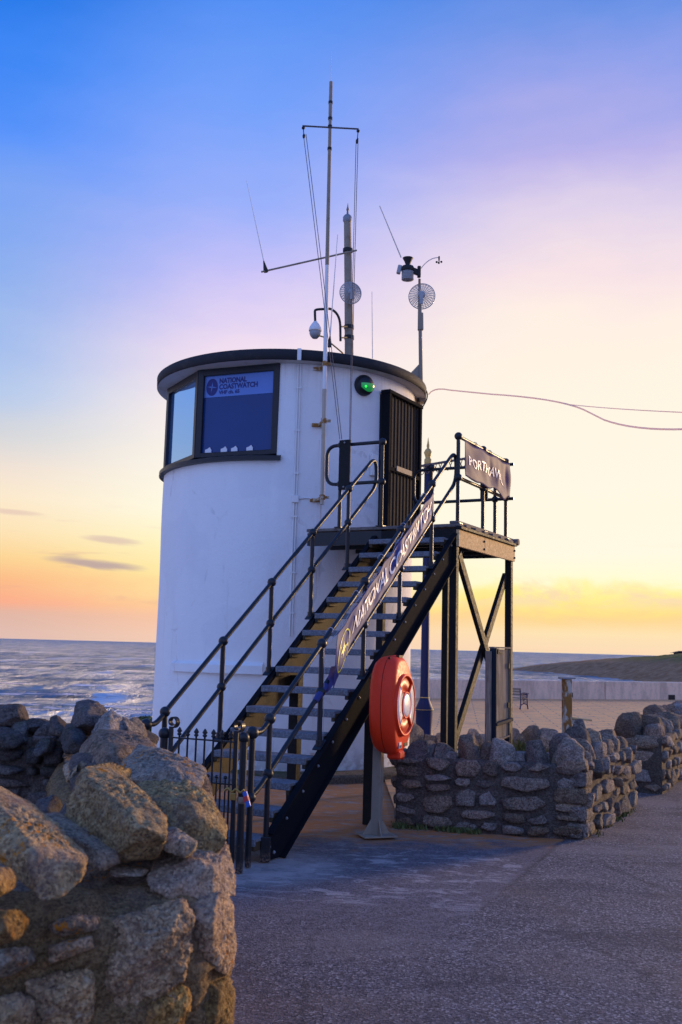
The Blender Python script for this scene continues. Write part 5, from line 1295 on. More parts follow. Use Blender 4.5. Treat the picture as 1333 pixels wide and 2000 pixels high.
# ================================================================== RUBBLE WALLS
def split_rect(r, w, h, minw, minh, out, x0=0, y0=0):
    """irregular rubble bond: recursive splitting"""
    if w > minw*2.1 or (w > minw*1.35 and w > h*2.2 and r.random() < .8):
        if w > h*.9 or h < minh*1.7:
            c = w*r.uniform(.36, .64); split_rect(r, c, h, minw, minh, out, x0, y0); split_rect(r, w-c, h, minw, minh, out, x0+c, y0); return
    if h > minh*1.75:
        c = h*r.uniform(.36, .64); split_rect(r, w, c, minw, minh, out, x0, y0); split_rect(r, w, h-c, minw, minh, out, x0, y0+c); return
    out.append((x0, y0, w, h))
def face_stones(parent, p0, p1, H, seed, minw, minh, depth, matl, sub=3, gap=.03, z0=0.0, inset=0.0, courses=False, rough=.04, proud=.02):
    """irregular faceted stones bedded in one wall face"""
    p0, p1 = Vector(p0), Vector(p1); L = (p1-p0).length; e = (p1-p0).normalized(); out = Vector((e.y, -e.x, 0))
    r = np.random.default_rng(seed); cells = []
    if courses:
        z = 0
        while z < H-.03:
            h = min(H-z, minh*r.uniform(.6, 1.7)); split_rect(r, L, h, minw*r.uniform(.7, 1.3), minh, cells, 0, z); z += h
    else: split_rect(r, L, H, minw, minh, cells, 0, 0)
    for k, (x, y, w, h) in enumerate(cells):
        if w < .06 or h < .035: continue
        g = gap*r.uniform(.3, 1.6); w2, h2 = max(.03, (w-g)/2), max(.02, (h-g)/2)
        if not courses and r.random() < .25: h2 *= .8
        cx, cz = x+w/2+r.normal()*.004, y+h/2+r.normal()*.004; n = int(r.integers(4, 7)); pp = []
        pr_ = proud*r.uniform(0, 1.5); tl = r.normal(size=2)*.12; ph = r.uniform(0, 6.28)
        for i in range(n):
            a = ph+2*math.pi*(i+r.uniform(-.25, .25))/n; c_, s_ = math.cos(a), math.sin(a); k_ = 1/max(abs(c_), abs(s_))**.97
            u_, v_ = c_*k_*w2*r.uniform(.90, 1.02), s_*k_*h2*r.uniform(.88, 1.02)
            for (f_, d_) in ((.94, pr_+tl[0]*u_*1.6+tl[1]*v_*1.6), (1.0, pr_-.012-.016*r.random()), (.95, -depth)):
                q = p0+e*(cx+u_*f_)+UZ*(z0+cz+v_*f_)+out*(d_-inset); pp.append(q)
        hull_stone('stone', pp, int(seed*1000+k), sub, matl, parent, rough=rough*.5, fine=.015, sharp=90, pits=1.1, chips=4)
def core(parent, poly, H, matl, seed, rel=.02, name='mortar', n=26, rnd=.03, step=.05):
    """displaced solid core from a plan polygon"""
    pts = []
    for i in range(len(poly)):
        a, b = Vector(poly[i]), Vector(poly[(i+1) % len(poly)]); k = max(1, int((b-a).length/step))
        pts += [a.lerp(b, j/k) for j in range(k)]
    cen = sum(pts, Vector((0, 0, 0)))/len(pts); N_ = len(pts); V = []; 
    zs = list(np.linspace(-.05, H-rnd, n))
    rings = [(z, 0.0) for z in zs]+[(H-rnd*.4, rnd*.4), (H, rnd)]
    for z, ins in rings:
        for p in pts: d = (cen-p).normalized(); V.append([p.x+d.x*ins, p.y+d.y*ins, z])
    F4 = []; R_ = len(rings)
    for i in range(R_-1):
        for k in range(N_): F4.append((i*N_+k, i*N_+(k+1) % N_, (i+1)*N_+(k+1) % N_, (i+1)*N_+k))
    # top grid by shrinking rings
    for s in (.8, .6, .4, .2, .02):
        for p in pts:
            q = cen.lerp(p, s); V.append([q.x, q.y, H+.01*(1-s)])
    for i in range(R_-1, R_+4):
        for k in range(N_): F4.append((i*N_+k, i*N_+(k+1) % N_, (i+1)*N_+(k+1) % N_, (i+1)*N_+k))
    V = np.array(V); n_ = fbm(V*9, 4, .6, seed); n2 = fbm(V*9+40, 4, .6, seed+1)
    d = V-np.array([cen.x, cen.y, 0]); d[:, 2] = 0; d /= np.maximum(1e-6, np.linalg.norm(d, axis=1))[:, None]
    V = V+d*(n_*rel)[:, None]; V[:, 2] += n2*rel*np.clip(V[:, 2]*5, 0, 1)
    return npmesh(name, V, F4, matl, parent)

# --- middle wall beside the lifebuoy: front face and a return running back
mw_ = thing('rubble_wall', (1.4, 9.3, 0), 'low rubble stone wall with jagged upright coping behind the lifebuoy, turning a corner at the path', 'wall')
a0_, a1_, a2_ = Vector((.55, 9.39, 0)), Vector((2.19, 8.94, 0)), Vector((3.27, 11.05, 0))
ef = (a1_-a0_).normalized(); nf = Vector((ef.y, -ef.x, 0)); er = (a2_-a1_).normalized(); nr_ = Vector((er.y, -er.x, 0)); ww_ = .36
ins = .016
core(mw_, [a0_-nf*ins+ef*.02, a1_-nf*ins-nr_*ins, a2_-nr_*ins, a2_-nr_*ww_, a1_-nf*ww_-nr_*ww_*1.0, a0_-nf*ww_+ef*.02], .62, M_mortar_mid, 31, .020)
face_stones(mw_, a0_, a1_-ef*.01, .63, 47, .22, .105, .15, M_rock_mid, 4, gap=.014, proud=.026)
# corner stones that turn from one face to the other
rq = np.random.default_rng(5); zq = 0.0
while zq < .60:
    hq = rq.uniform(.09, .15); lx, ly = (rq.uniform(.22, .3), rq.uniform(.12, .18)) if rq.random() < .5 else (rq.uniform(.12, .18), rq.uniform(.22, .32)); pp = []
    for zz in (zq+.008, zq+hq*.5, zq+hq-.008):
        for fx_, fy_ in ((-.02, -.02), (-.02, ly), (lx*.5, -.026), (lx, -.018), (lx, ly), (.0, ly*.5)): pp.append(a1_-ef*fx_+er*fy_+ef*rq.uniform(-.012, .012)+er*rq.uniform(-.012, .012)+UZ*(zz+rq.uniform(-.008, .008)))
    hull_stone('stone', pp, 4700+int(zq*100), 4, M_rock_mid, mw_, rough=.04, fine=.02, sharp=50); zq += hq+.008
face_stones(mw_, a1_+er*.02, a2_, .64, 52, .22, .12, .15, M_rock_mid, 4, gap=.012, proud=.034)
face_stones(mw_, a0_-nf*ww_, a0_, .62, 61, .2, .13, .12, M_rock_mid, 3)
def coping(parent, spec, matl, seed, sub=4):
    """rough upright stones along a wall top"""
    for k, (x, y, z, wx, wy, h, yaw, tilt) in enumerate(spec):
        r = np.random.default_rng(seed+k); R_ = Euler((rad(tilt*.4), rad(tilt), rad(yaw))).to_matrix(); pp = []
        px_, pk = r.uniform(-.25, .25), r.uniform(.35, .75)
        for (zz, sc) in ((-.04, .9), (h*.25, 1.0), (h*.7, .9*r.uniform(.8, 1)), (h*r.uniform(.88, 1.0), pk)):
            for i in range(6):
                a = 2*math.pi*(i+r.uniform(-.3, .3))/6; k_ = 1/max(abs(math.cos(a)), abs(math.sin(a)))**.7
                v = Vector((math.cos(a)*k_*wx/2*sc+(px_*wx if zz > h*.8 else 0), math.sin(a)*k_*wy/2*sc, zz*r.uniform(.92, 1.0) if zz > 0 else zz)); pp.append(Vector((x, y, z))+R_ @ v)
        hull_stone('coping_stone', pp, seed+k, sub, matl, parent, rough=.022, fine=.018, sharp=90, chips=4)
def along(p0, e, n, f, inn, z): q = p0+e*f-n*inn; return (q.x, q.y, z)
cp = []
# front run (fraction metres from the left end, inset, z, width, depth, height, yaw, tilt)
yw = math.degrees(math.atan2(ef.y, ef.x))
for f, inn, z, wx, wy, h, dy, ti in ((.05, .18, .56, .26, .30, .12, 5, 0), (.22, .16, .58, .30, .32, .18, -8, -6), (.42, .20, .58, .24, .26, .16, 10, 5), (.50, .10, .56, .20, .14, .13, 0, 0), (.68, .16, .60, .20, .26, .24, 12, -8),
                                     (.83, .20, .60, .17, .24, .20, -6, 8), (.97, .14, .60, .24, .28, .22, 4, 10), (1.12, .22, .58, .16, .2, .14, 0, 0), (1.28, .15, .60, .19, .22, .24, -10, -6), (1.50, .24, .58, .2, .24, .18, 8, 6), (1.56, .12, .58, .24, .26, .20, 12, 4)):
    x, y, z_ = along(a0_, ef, nf, f, inn, z); cp.append((x, y, z_, wx, wy, h, yw+dy, ti))
yr = math.degrees(math.atan2(er.y, er.x)); r = np.random.default_rng(44)
for f, inn, z, wx, wy, h, dy, ti in ((.08, .15, .60, .24, .26, .26, 14, 8), (.30, .24, .58, .20, .30, .32, -12, -10), (.34, .08, .60, .18, .14, .14, 20, 0), (.55, .18, .60, .28, .30, .22, 5, 12), (.80, .24, .60, .20, .28, .36, 0, -12), (.84, .08, .60, .26, .14, .18, -10, 6),
                                     (1.05, .18, .62, .30, .26, .24, 14, 5), (1.12, .30, .70, .14, .16, .26, 0, -8), (1.34, .14, .60, .22, .20, .18, -16, 10), (1.42, .28, .60, .24, .24, .30, 6, -6), (1.66, .18, .60, .30, .30, .20, 0, 10), (1.90, .2, .58, .20, .26, .26, 12, -9), (2.12, .16, .58, .28, .28, .16, 4, 4), (2.26, .24, .50, .20, .24, .20, -10, 14)):
    x, y, z_ = along(a1_, er, nr_, f, inn, z); cp.append((x, y, z_, wx, wy, h, yr+dy, ti))
coping(mw_, cp, M_rock_mid, 700, 4)
# --- far right wall running out of frame
fw_ = thing('rubble_wall', (4.5, 13.2, 0), 'taller dark rubble wall at the right edge running away along the path', 'wall')
b0_, b1_ = Vector((3.86, 11.98, 0)), Vector((6.4, 17.1, 0)); eb = (b1_-b0_).normalized(); nb_2 = Vector((eb.y, -eb.x, 0)); TW = .56
core(fw_, [b0_-nb_2*ins, b1_-nb_2*ins, b1_-nb_2*TW, b0_-nb_2*TW], .63, M_mortar_mid, 33, .02)
face_stones(fw_, b0_+eb*.01, b1_, .66, 71, .26, .14, .16, M_rock_mid, 3, gap=.016, proud=.035)
face_stones(fw_, b0_-nb_2*TW, b0_, .66, 75, .34, .15, .18, M_rock_mid, 4, gap=.012, proud=.03)
cp = []; r = np.random.default_rng(8); f = .02; yb = math.degrees(math.atan2(eb.y, eb.x))
for (f_, inn_, w_, d_, h_, z_) in ((.16, .40, .34, .30, .30, .64), (.14, .12, .30, .24, .20, .62), (.20, .52, .16, .16, .16, .62), (.42, .26, .26, .44, .26, .64)):
    x, y, zz = along(b0_, eb, nb_2, f_, inn_, z_); cp.append((x, y, zz, w_, d_, h_, yb+r.normal()*12, r.normal()*5))
f = .55
while f < 5.5:
    w = r.uniform(.20, .42); h = r.uniform(.16, .36); x, y, z_ = along(b0_, eb, nb_2, f+w/2, r.uniform(.12, .44), .62); cp.append((x, y, z_, w, r.uniform(.22, .42), h, yb+r.normal()*18, r.normal()*12)); f += w*.62
    if r.random() < .7: x, y, z_ = along(b0_, eb, nb_2, f, r.uniform(.10, .46), .60); cp.append((x, y, z_, w*.8, .22, h*.75, yb+r.normal()*30, r.normal()*14))
coping(fw_, cp, M_rock_mid, 820, 4)
# --- row of boulders edging the promenade
bk = np.random.default_rng(12); labs = []
px_b = [(806, 1408, 34, 30), (840, 1412, 24, 16), (868, 1410, 26, 20), (925, 1408, 22, 24), (944, 1410, 18, 18), (1022, 1412, 22, 20), (1040, 1400, 26, 30), (1060, 1418, 20, 16), (1074, 1412, 36, 26), (1098, 1416, 22, 18), (1004, 1405, 18, 26)]
BL_ = [(1.258, 16.600, 0.402), (1.544, 16.600, 0.377), (1.778, 16.600, 0.399), (2.255, 16.600, 0.428), (2.415, 16.600, 0.416), (3.068, 16.600, 0.416), (3.219, 16.600, 0.486), (3.387, 16.600, 0.391), (3.504, 16.600, 0.444), (3.705, 16.600, 0.416), (2.918, 16.600, 0.462)]
bl_lab = ['boulder immediately right of the white tower, beside the lamp base', 'small flat boulder at the foot of the blue lamp column', 'low boulder seen between the lamp column and the landing leg', 'boulder framed by the lower cross brace of the landing', 'smaller boulder just left of the notice panel post', 'mossy boulder right of the landing leg with grass beside it',
          'pointed boulder, tallest in the row before the open promenade', 'tiny boulder wedged between the two largest ones of the row', 'wide two-humped boulder halfway to the rusty post', 'low boulder touching the rusty post', 'narrow boulder partly hidden by the right landing leg']
for k, (q, (x_, y_, w_, h_)) in enumerate(zip(BL_, px_b)):
    wz = w_*16.6/1944*1.4; hz = h_*16.6/1944*1.75; g_ = float(gz(0, q[1]))
    R_ = Euler((0, 0, rad(bk.uniform(0, 180)))).to_matrix(); ax = [R_ @ Vector(v) for v in ((1, 0, 0), (0, 1, 0), (0, 0, 1))]
    o = stone('boulder', (q[0], q[1], g_+hz*.38), ax, (wz, wz*.9, hz*1.1), 900+k, 4, M_rock_mid, None, p=2.8, cuts=9, rough=.09, fine=.02, cutlo=.55)
    setp(o, bl_lab[k], 'boulder', 'boulders edging the promenade')
# grass tufts by the boulders and at wall feet
V = []; F = []
r = np.random.default_rng(3)
def tuft(x, y, n, h, sp):
    z = float(gz(x, y))
    for _ in range(n):
        bx_, by_ = x+r.normal()*sp, y+r.normal()*sp; a = r.uniform(0, 6.28); hh = h*r.uniform(.5, 1.2); l = hh*.5; b = len(V); w = .005+.004*r.random()
        dx, dy = math.cos(a), math.sin(a)
        V.extend([(bx_-dy*w, by_+dx*w, z-.01), (bx_+dy*w, by_-dx*w, z-.01), (bx_+dx*l*.4+dy*w*.6, by_+dy*l*.4-dx*w*.6, z+hh*.7), (bx_+dx*l, by_+dy*l, z+hh)]); F.append((b, b+1, b+2)); F.append((b, b+2, b+3))
for q in BL_: tuft(q[0]+.12, q[1]-.15, 30, .10, .10)
tuft(BL_[6][0]-.12, BL_[6][1]-.1, 50, .20, .06); tuft(BL_[10][0]+.05, BL_[10][1]-.1, 30, .18, .05)
for k in range(26): s = r.random(); q = a0_.lerp(a1_, s*.5)+nf*.02; tuft(q.x, q.y-.02, 14, .04, .03)
for k in range(12): s = r.random(); q = a1_.lerp(a2_, s)+nr_*.03; tuft(q.x, q.y, 8, .035, .03)
g = npmesh('grass', V, F, M_grass, None, False); setp(g, 'sparse grass tufts at the feet of the boulders and rubble walls', 'grass', kind='stuff')
# bush low on the bank left of the tower
bs = thing('bush', (-3.7, 17.6, -1.5), 'small rounded green bush behind the rubble wall left of the tower', 'bush')
V = []; F = []; c = np.array((-3.363, 18.000, 0.180)); 
for _ in range(2600):
    d = r.normal(size=3); d /= np.linalg.norm(d); p_ = c+d*np.array([.30, .3, .15])*r.uniform(.6, 1.05)+np.array([0, 0, -.05]); a = r.normal(size=3)*.022; b2_ = np.cross(d, a); b = len(V); V.extend([p_-a, p_+b2_*.6, p_+a, p_-b2_*.6]); F.append((b, b+1, b+2, b+3))
npmesh('crown', V, F, M_leaf, bs, False)
MB().tube([c+np.array([0, 0, -1.6]), c+np.array([.03, 0, -.8]), c+np.array([0, 0, -.1])], [.03, .02, .01], 7).build('stem', M_wood, bs)

# --- foreground wall
nw = thing('rubble_wall', (-.9, 3.2, 0), 'big rough stone wall in the near corner with large boulders leaning on its rounded end', 'wall')
pl = [(-2.0, 2.42, 0), (-1.5, 2.52, 0), (-1.0, 2.66, 0), (-.70, 2.76, 0), (-.50, 2.84, 0), (-.36, 2.95, 0), (-.305, 3.12, 0), (-.345, 3.34, 0), (-.46, 3.60, 0), (-.64, 4.1, 0), (-.90, 5.0, 0), (-1.20, 5.9, 0), (-1.62, 5.9, 0), (-1.38, 5.0, 0), (-1.12, 4.2, 0), (-.96, 3.6, 0), (-1.4, 3.35, 0), (-2.0, 3.2, 0)]
def near_core():
    pts = []
    for i in range(len(pl)):
        a, b = Vector(pl[i]), Vector(pl[(i+1) % len(pl)]); k = max(1, int((b-a).length/.02))
        pts += [a.lerp(b, j/k) for j in range(k)]
    n = len(pts); nrm_ = []
    for i in range(n):
        tdir = pts[(i+3) % n]-pts[i-3]; nrm_.append(Vector((tdir.y, -tdir.x, 0)).normalized())
    V = []; lev = [(z, 0) for z in np.linspace(-.05, .76, 46)]+[(.80, -.004), (.835, -.015), (.865, -.04), (.885, -.08), (.90, -.13), (.905, -.18)]
    for z, o_ in lev:
        for p, q in zip(pts, nrm_): V.append([p.x+q.x*o_, p.y+q.y*o_, z+(max(0, p.y-3.3)*.03)])
    F = []
    for i in range(len(lev)-1):
        for k in range(n): F.append((i*n+k, i*n+(k+1) % n, (i+1)*n+(k+1) % n, (i+1)*n+k))
    V = np.array(V); q = np.tile(np.array([[v.x, v.y, 0] for v in nrm_]), (len(lev), 1))
    d = fbm(V*4, 4, .55, 3)*.035+fbm(V*12, 5, .7, 4, True)*.028+fbm(V*50, 3, .6, 5)*.010
    V = V+q*d[:, None]; V[:, 2] += fbm(V*7, 4, .6, 6)*.03*np.clip((V[:, 2]-.3)*3, 0, 1)
    return npmesh('mortar', V, F, M_mortar_near, nw)
near_core()
# capping mortar bed
m = np.meshgrid(np.linspace(-2.0, -.35, 90), np.linspace(2.4, 6.2, 190)); X = m[0].ravel(); Y = m[1].ravel()
Zt = .895+.035*fbm(np.c_[X*6, Y*6, X*0], 5, .65, 8)+np.clip(Y-3.05, 0, .9)*.13+np.clip(Y-3.95, 0, 5)*.02
i = np.arange(189*90).reshape(189, 90)[:, :-1].ravel(); F = np.stack([i, i+1, i+91, i+90], 1); V = np.c_[X, Y, Zt]
def inpoly(x, y, poly):
    r_ = np.zeros(len(x), bool); j = len(poly)-1
    for i_ in range(len(poly)):
        xi, yi = poly[i_][:2]; xj, yj = poly[j][:2]; cnd = ((yi > y) != (yj > y)) & (x < (xj-xi)*(y-yi)/(yj-yi+1e-12)+xi); r_ ^= cnd; j = i_
    return r_
pc_ = np.array(pl)[:, :2]; cc = pc_.mean(0)
cen = V[F].mean(1); kk = inpoly(cen[:, 0]-.0, cen[:, 1], [(p[0]+(-.12 if p[0] > -.9 else .06), p[1]+(.14 if p[1] < 3.2 else 0)) for p in pl])
npmesh('mortar_bed', V, F[kk], M_mortar_near, nw)

def fstone(name, A, B, w, h, roll, seed, sub=5, p=4.0, cuts=7, rough=.06, matl=None, taper=0.0, fine=.02, cutlo=.6, parent=None):
    A, B = Vector(A), Vector(B); ex = (B-A); L = ex.length; ex.normalize(); ey = UZ.cross(ex).normalized(); ez = ex.cross(ey)
    R_ = Matrix.Rotation(rad(roll), 3, ex); ey = R_ @ ey; ez = R_ @ ez
    return stone(name, (A+B)/2, (ex, ey, ez), (L, w, h), seed, sub, matl or M_rock_near, parent or nw, p=p, cuts=cuts, rough=rough, fine=fine, cutlo=cutlo, taper=taper)
# boulders leaning across the top, near to far: each from its surveyed corners
BO = [
 (6, .16, M_rock_near, [(-1.107, 3.100, 1.208), (-0.978, 3.050, 1.155), (-0.866, 2.950, 1.120), (-0.734, 2.750, 1.072), (-0.629, 2.620, 1.039), (-0.621, 2.580, 1.005), (-0.649, 2.550, 0.978), (-0.695, 2.520, 0.969), (-0.683, 2.500, 1.055), (-0.779, 2.600, 0.997), (-0.866, 2.700, 1.024), (-0.987, 2.800, 1.070), (-0.825, 2.720, 1.101)]),
 (5, .10, M_rock_near, [(-0.926, 3.200, 1.064), (-0.876, 3.250, 1.065), (-0.714, 3.050, 1.024), (-0.612, 2.950, 1.001), (-0.598, 2.930, 0.975), (-0.653, 2.900, 0.955), (-0.744, 2.950, 0.995), (-0.691, 2.920, 1.022), (-0.891, 3.150, 1.009)]),
 (6, .20, M_rock_near, [(-0.872, 3.300, 1.094), (-0.860, 3.350, 1.160), (-0.828, 3.350, 1.190), (-0.787, 3.500, 1.191), (-0.730, 3.450, 1.151), (-0.621, 3.300, 1.104), (-0.491, 3.000, 1.090), (-0.471, 2.930, 1.051), (-0.483, 2.880, 0.996), (-0.504, 2.860, 0.980), (-0.550, 2.880, 0.981), (-0.602, 2.950, 0.971), (-0.702, 3.050, 0.995), (-0.820, 3.200, 1.030), (-0.606, 2.960, 1.115), (-0.519, 2.860, 1.074), (-0.764, 3.200, 1.158)]),
 (5, .08, M_rock_near, [(-0.518, 3.150, 1.053), (-0.471, 3.100, 1.048), (-0.396, 3.030, 1.023), (-0.403, 3.020, 0.999), (-0.429, 3.000, 0.980), (-0.489, 3.000, 1.000), (-0.489, 3.030, 1.038), (-0.443, 3.000, 1.033)]),
 (6, .25, M_rock_near, [(-0.733, 3.600, 1.102), (-0.644, 3.650, 1.119), (-0.506, 3.550, 1.130), (-0.421, 3.400, 1.097), (-0.367, 3.280, 1.046), (-0.328, 3.180, 1.003), (-0.335, 3.140, 0.974), (-0.363, 3.100, 0.951), (-0.413, 3.100, 0.962), (-0.500, 3.150, 0.996), (-0.627, 3.300, 1.060), (-0.576, 3.280, 1.101), (-0.446, 3.200, 1.101), (-0.385, 3.120, 1.035)]),
 (6, .22, M_rock_top, [(-0.820, 3.900, 1.068), (-0.820, 3.950, 1.144), (-0.796, 4.100, 1.189), (-0.701, 4.050, 1.186), (-0.590, 3.900, 1.154), (-0.511, 3.800, 1.150), (-0.452, 3.700, 1.131), (-0.418, 3.500, 1.090), (-0.494, 3.500, 1.108), (-0.625, 3.550, 1.089), (-0.721, 3.650, 1.117), (-0.574, 3.600, 1.163)]),
 (5, .20, M_rock_mid, [(-1.229, 4.800, 1.111), (-1.148, 4.900, 1.183), (-0.992, 4.800, 1.190), (-0.856, 4.600, 1.174), (-0.752, 4.300, 1.154), (-0.758, 4.100, 1.119), (-0.838, 4.050, 1.093), (-0.910, 4.050, 1.111), (-1.109, 4.400, 1.055), (-0.928, 4.200, 1.176)]),
 (5, .18, M_rock_dark, [(-1.382, 5.300, 1.125), (-1.384, 5.350, 1.237), (-1.377, 5.400, 1.274), (-1.307, 5.400, 1.290), (-1.256, 5.350, 1.275), (-1.204, 5.300, 1.232), (-1.168, 5.200, 1.185), (-1.223, 5.100, 1.120), (-1.308, 5.100, 1.118), (-1.261, 5.120, 1.231)]),
 (5, .16, M_rock_mid, [(-1.225, 5.100, 1.145), (-1.166, 5.100, 1.233), (-1.154, 5.200, 1.255), (-1.086, 5.100, 1.225), (-1.025, 5.000, 1.164), (-1.025, 4.800, 1.140), (-1.122, 4.800, 1.133), (-1.077, 4.820, 1.208)]),
 (5, .14, M_rock_mid, [(-1.107, 5.100, 1.153), (-1.078, 5.150, 1.226), (-1.065, 5.150, 1.222), (-1.022, 5.100, 1.191), (-0.968, 5.000, 1.136), (-1.009, 4.900, 1.124), (-1.025, 4.920, 1.190)]),
 (5, .14, M_rock_mid, [(-1.084, 5.300, 1.195), (-1.065, 5.400, 1.210), (-1.021, 5.350, 1.183), (-0.974, 5.200, 1.138), (-0.951, 5.050, 1.102), (-1.005, 5.000, 1.122), (-1.036, 5.100, 1.170)]),
 (5, .12, M_rock_dark, [(-1.524, 5.400, 1.097), (-1.548, 5.500, 1.185), (-1.515, 5.500, 1.197), (-1.471, 5.500, 1.163), (-1.394, 5.300, 1.098), (-1.474, 5.350, 1.131)]),
 (5, .14, M_rock_dark, [(-1.431, 5.300, 1.097), (-1.422, 5.350, 1.167), (-1.351, 5.300, 1.183), (-1.232, 5.000, 1.129), (-1.190, 4.800, 1.065), (-1.301, 4.900, 1.052), (-1.248, 4.850, 1.130)]),
 (5, .12, M_rock_near, [(-0.839, 2.500, 1.056), (-0.781, 2.450, 1.060), (-0.762, 2.420, 1.042), (-0.760, 2.400, 1.016), (-0.799, 2.400, 0.993), (-0.768, 2.380, 1.049)]),
 (5, .14, M_rock_dark, [(-1.212, 4.100, 0.905), (-1.194, 4.150, 0.957), (-1.135, 4.150, 0.977), (-1.098, 4.100, 0.935), (-1.070, 3.950, 0.913), (-1.144, 3.950, 0.900), (-1.090, 3.900, 0.959)]),
 (5, .16, M_rock_dark, [(-1.155, 4.400, 1.011), (-1.161, 4.500, 1.108), (-0.980, 4.300, 1.133), (-0.848, 4.000, 1.109), (-0.882, 3.900, 1.063), (-1.021, 4.000, 0.988)]),
]
BO += [
 (6, .22, M_mortar_near, [(-0.535, 3.100, 0.953), (-0.475, 3.200, 0.980), (-0.394, 3.250, 0.976), (-0.337, 3.250, 0.965), (-0.308, 3.180, 0.912), (-0.290, 3.120, 0.851), (-0.334, 3.000, 0.850), (-0.460, 2.950, 0.873), (-0.535, 2.950, 0.913), (-0.398, 3.000, 0.962), (-0.337, 3.050, 0.939)]),
 (5, .2, M_rock_mid, [(-0.829, 4.300, 1.137), (-0.802, 4.500, 1.162), (-0.651, 4.200, 1.136), (-0.517, 3.950, 1.123), (-0.453, 3.800, 1.068), (-0.414, 3.600, 0.992), (-0.572, 3.800, 1.028), (-0.708, 3.900, 1.086), (-0.604, 3.850, 1.114)]),
 (5, .10, M_rock_dark, [(-1.067, 3.900, 0.907), (-1.015, 3.900, 0.993), (-0.922, 3.700, 0.962), (-0.912, 3.600, 0.927), (-1.002, 3.700, 0.916), (-0.942, 3.600, 0.979)]),
 (5, .12, M_rock_near, [(-0.657, 3.000, 0.942), (-0.624, 3.050, 0.946), (-0.531, 3.000, 0.945), (-0.536, 2.950, 0.939), (-0.630, 2.950, 0.932)]),
 (5, .14, M_rock_top, [(-1.230, 4.600, 1.040), (-1.189, 4.700, 1.087), (-1.002, 4.400, 1.101), (-0.971, 4.100, 1.074), (-1.097, 4.200, 1.017), (-1.048, 4.200, 1.080)]),
]
for k, (sub_, th_, mm_, pts_) in enumerate(BO): hull_stone('coping_stone', pts_, 1001+k, sub_, mm_, nw, rough=.028, fine=.030, sharp=110, thick=th_, pits=1.8, chips=3)
# stones bedded in the near face
BG = [
 (6, .10, [(-0.618, 2.830, 0.829), (-0.552, 2.840, 0.855), (-0.453, 2.870, 0.873), (-0.419, 2.890, 0.884), (-0.392, 2.890, 0.849), (-0.392, 2.880, 0.770), (-0.407, 2.870, 0.699), (-0.471, 2.850, 0.650), (-0.535, 2.830, 0.632), (-0.587, 2.820, 0.657), (-0.604, 2.820, 0.717), (-0.497, 2.790, 0.793), (-0.553, 2.780, 0.730), (-0.434, 2.810, 0.816)]),
 (6, .10, [(-0.384, 2.970, 0.859), (-0.326, 3.020, 0.877), (-0.295, 3.080, 0.837), (-0.285, 3.090, 0.713), (-0.289, 3.070, 0.640), (-0.315, 3.000, 0.680), (-0.350, 2.960, 0.718), (-0.364, 2.950, 0.751), (-0.388, 2.950, 0.820), (-0.330, 2.920, 0.815)]),
 (5, .08, [(-0.743, 2.730, 0.802), (-0.690, 2.740, 0.818), (-0.626, 2.760, 0.827), (-0.622, 2.760, 0.799), (-0.675, 2.740, 0.783), (-0.725, 2.720, 0.770), (-0.742, 2.720, 0.787), (-0.673, 2.700, 0.815)]),
 (5, .08, [(-0.850, 2.620, 0.818), (-0.773, 2.660, 0.824), (-0.762, 2.660, 0.787), (-0.799, 2.640, 0.767), (-0.845, 2.620, 0.753), (-0.792, 2.600, 0.810)]),
 (6, .10, [(-0.772, 2.720, 0.718), (-0.712, 2.740, 0.736), (-0.637, 2.760, 0.739), (-0.623, 2.760, 0.712), (-0.620, 2.750, 0.630), (-0.661, 2.730, 0.599), (-0.748, 2.710, 0.604), (-0.682, 2.690, 0.693)]),
 (5, .10, [(-0.827, 2.660, 0.699), (-0.778, 2.680, 0.711), (-0.756, 2.690, 0.697), (-0.746, 2.680, 0.633), (-0.797, 2.660, 0.608), (-0.828, 2.650, 0.629), (-0.780, 2.630, 0.680)]),
 (5, .10, [(-0.545, 2.860, 0.594), (-0.479, 2.880, 0.648), (-0.420, 2.900, 0.672), (-0.389, 2.910, 0.661), (-0.387, 2.900, 0.597), (-0.405, 2.890, 0.541), (-0.530, 2.850, 0.532), (-0.455, 2.830, 0.619)]),
 (5, .10, [(-0.857, 2.580, 0.923), (-0.803, 2.610, 0.923), (-0.781, 2.620, 0.896), (-0.786, 2.610, 0.859), (-0.829, 2.590, 0.847), (-0.804, 2.560, 0.899)]),
 (5, .10, [(-0.357, 3.000, 0.633), (-0.302, 3.060, 0.629), (-0.282, 3.100, 0.581), (-0.282, 3.090, 0.485), (-0.321, 3.020, 0.482), (-0.354, 2.980, 0.536), (-0.318, 2.960, 0.599)]),
 (5, .08, [(-0.739, 2.740, 0.866), (-0.675, 2.770, 0.875), (-0.625, 2.790, 0.866), (-0.623, 2.780, 0.839), (-0.694, 2.750, 0.831), (-0.736, 2.730, 0.840), (-0.677, 2.730, 0.862)]),
]
for k, (sub_, th_, pts_) in enumerate(BG): hull_stone('stone', pts_, 1101+k, sub_, M_rock_near, nw, rough=.045, fine=.036, sharp=90, thick=th_, pits=1.8, grow=1.10, chips=3)
r = np.random.default_rng(77)
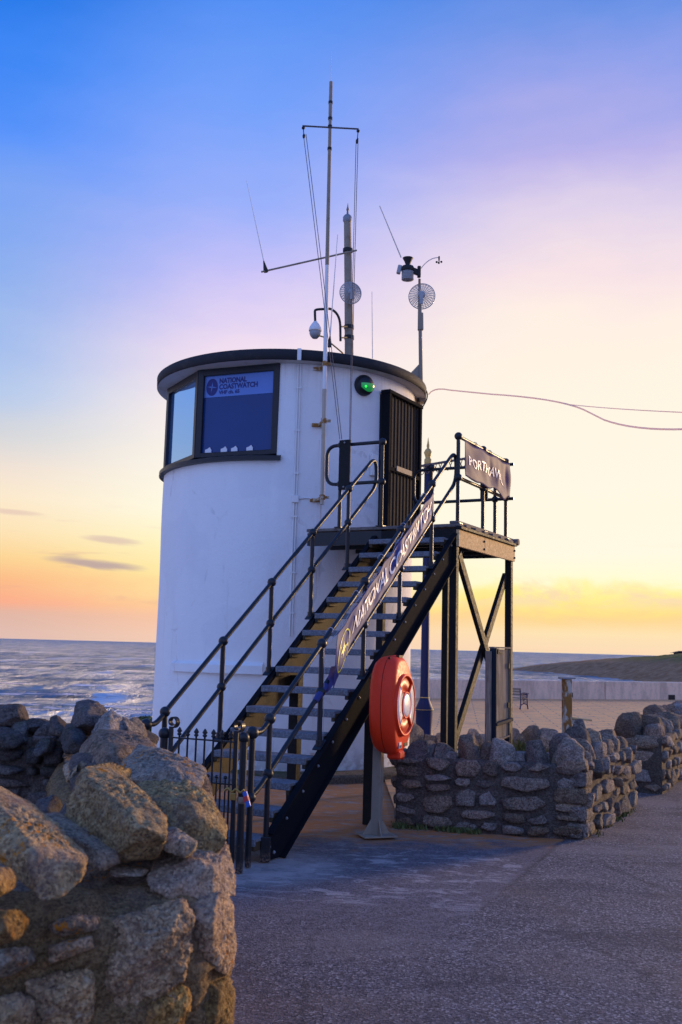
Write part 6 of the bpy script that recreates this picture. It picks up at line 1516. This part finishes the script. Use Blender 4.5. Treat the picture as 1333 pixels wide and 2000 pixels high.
for k in range(14):   # lower courses that lie below the picture
    f_ = r.uniform(0, 1); x_ = -1.6+1.2*f_; stone('stone', (x_, 2.62+.27*f_, r.uniform(.08, .40)), ((1, .2, 0), (0, 0, 1), (.2, -1, 0)), (.24, .15, .14), 1150+k, 3, M_rock_near, nw)
# --- small-coursed wall joining it behind
bw = thing('rubble_wall', (-2.3, 5.9, 0), 'dark thin-coursed stone wall behind the leaning boulders with the sea beyond it', 'wall')
c0_, c1_ = Vector((-3.1, 5.75, 0)), Vector((-1.22, 5.55, 0)); ec = (c1_-c0_).normalized(); nc = Vector((ec.y, -ec.x, 0))
core(bw, [c0_-nc*.04, c1_-nc*.04, c1_-nc*.42, c0_-nc*.42], 1.06, M_mortar_mid, 35, .02)
face_stones(bw, c0_, c1_, .66, 81, .19, .075, .13, M_rock_dark, 3, gap=.010, z0=.42, courses=True, proud=.03)
r = np.random.default_rng(19); cp = []; f = 0
while f < 1.9:
    w = r.uniform(.14, .26); x, y, z_ = along(c0_, ec, nc, f+w/2, .16, 1.05); cp.append((x, y, z_, w, .3, r.uniform(.06, .11), r.normal()*5, r.normal()*6)); f += w*.95
coping(bw, cp, M_rock_dark, 860, 4)
for k, (th_, pts_) in enumerate([
 (.2, [(-2.023, 5.750, 1.225), (-1.854, 5.750, 1.226), (-1.785, 5.750, 1.234), (-1.761, 5.720, 1.188), (-1.745, 5.700, 1.133), (-1.808, 5.650, 1.113), (-1.961, 5.600, 1.113), (-1.831, 5.620, 1.184)]),
 (.2, [(-1.961, 5.600, 1.113), (-1.827, 5.620, 1.120), (-1.720, 5.600, 1.097), (-1.681, 5.600, 1.065), (-1.724, 5.500, 1.013), (-1.899, 5.450, 1.005), (-1.801, 5.470, 1.073)]),
 (.2, [(-1.774, 5.700, 1.132), (-1.728, 5.750, 1.158), (-1.646, 5.750, 1.154), (-1.600, 5.700, 1.114), (-1.648, 5.600, 1.076), (-1.720, 5.600, 1.097)]),
 (.15, [(-1.642, 5.500, 1.020), (-1.591, 5.550, 1.071), (-1.534, 5.500, 1.064), (-1.529, 5.400, 1.006), (-1.592, 5.400, 0.978)])]):
    hull_stone('coping_stone', pts_, 1201+k, 5, M_rock_dark, bw, thick=th_, sharp=30, rough=.04, fine=.02)
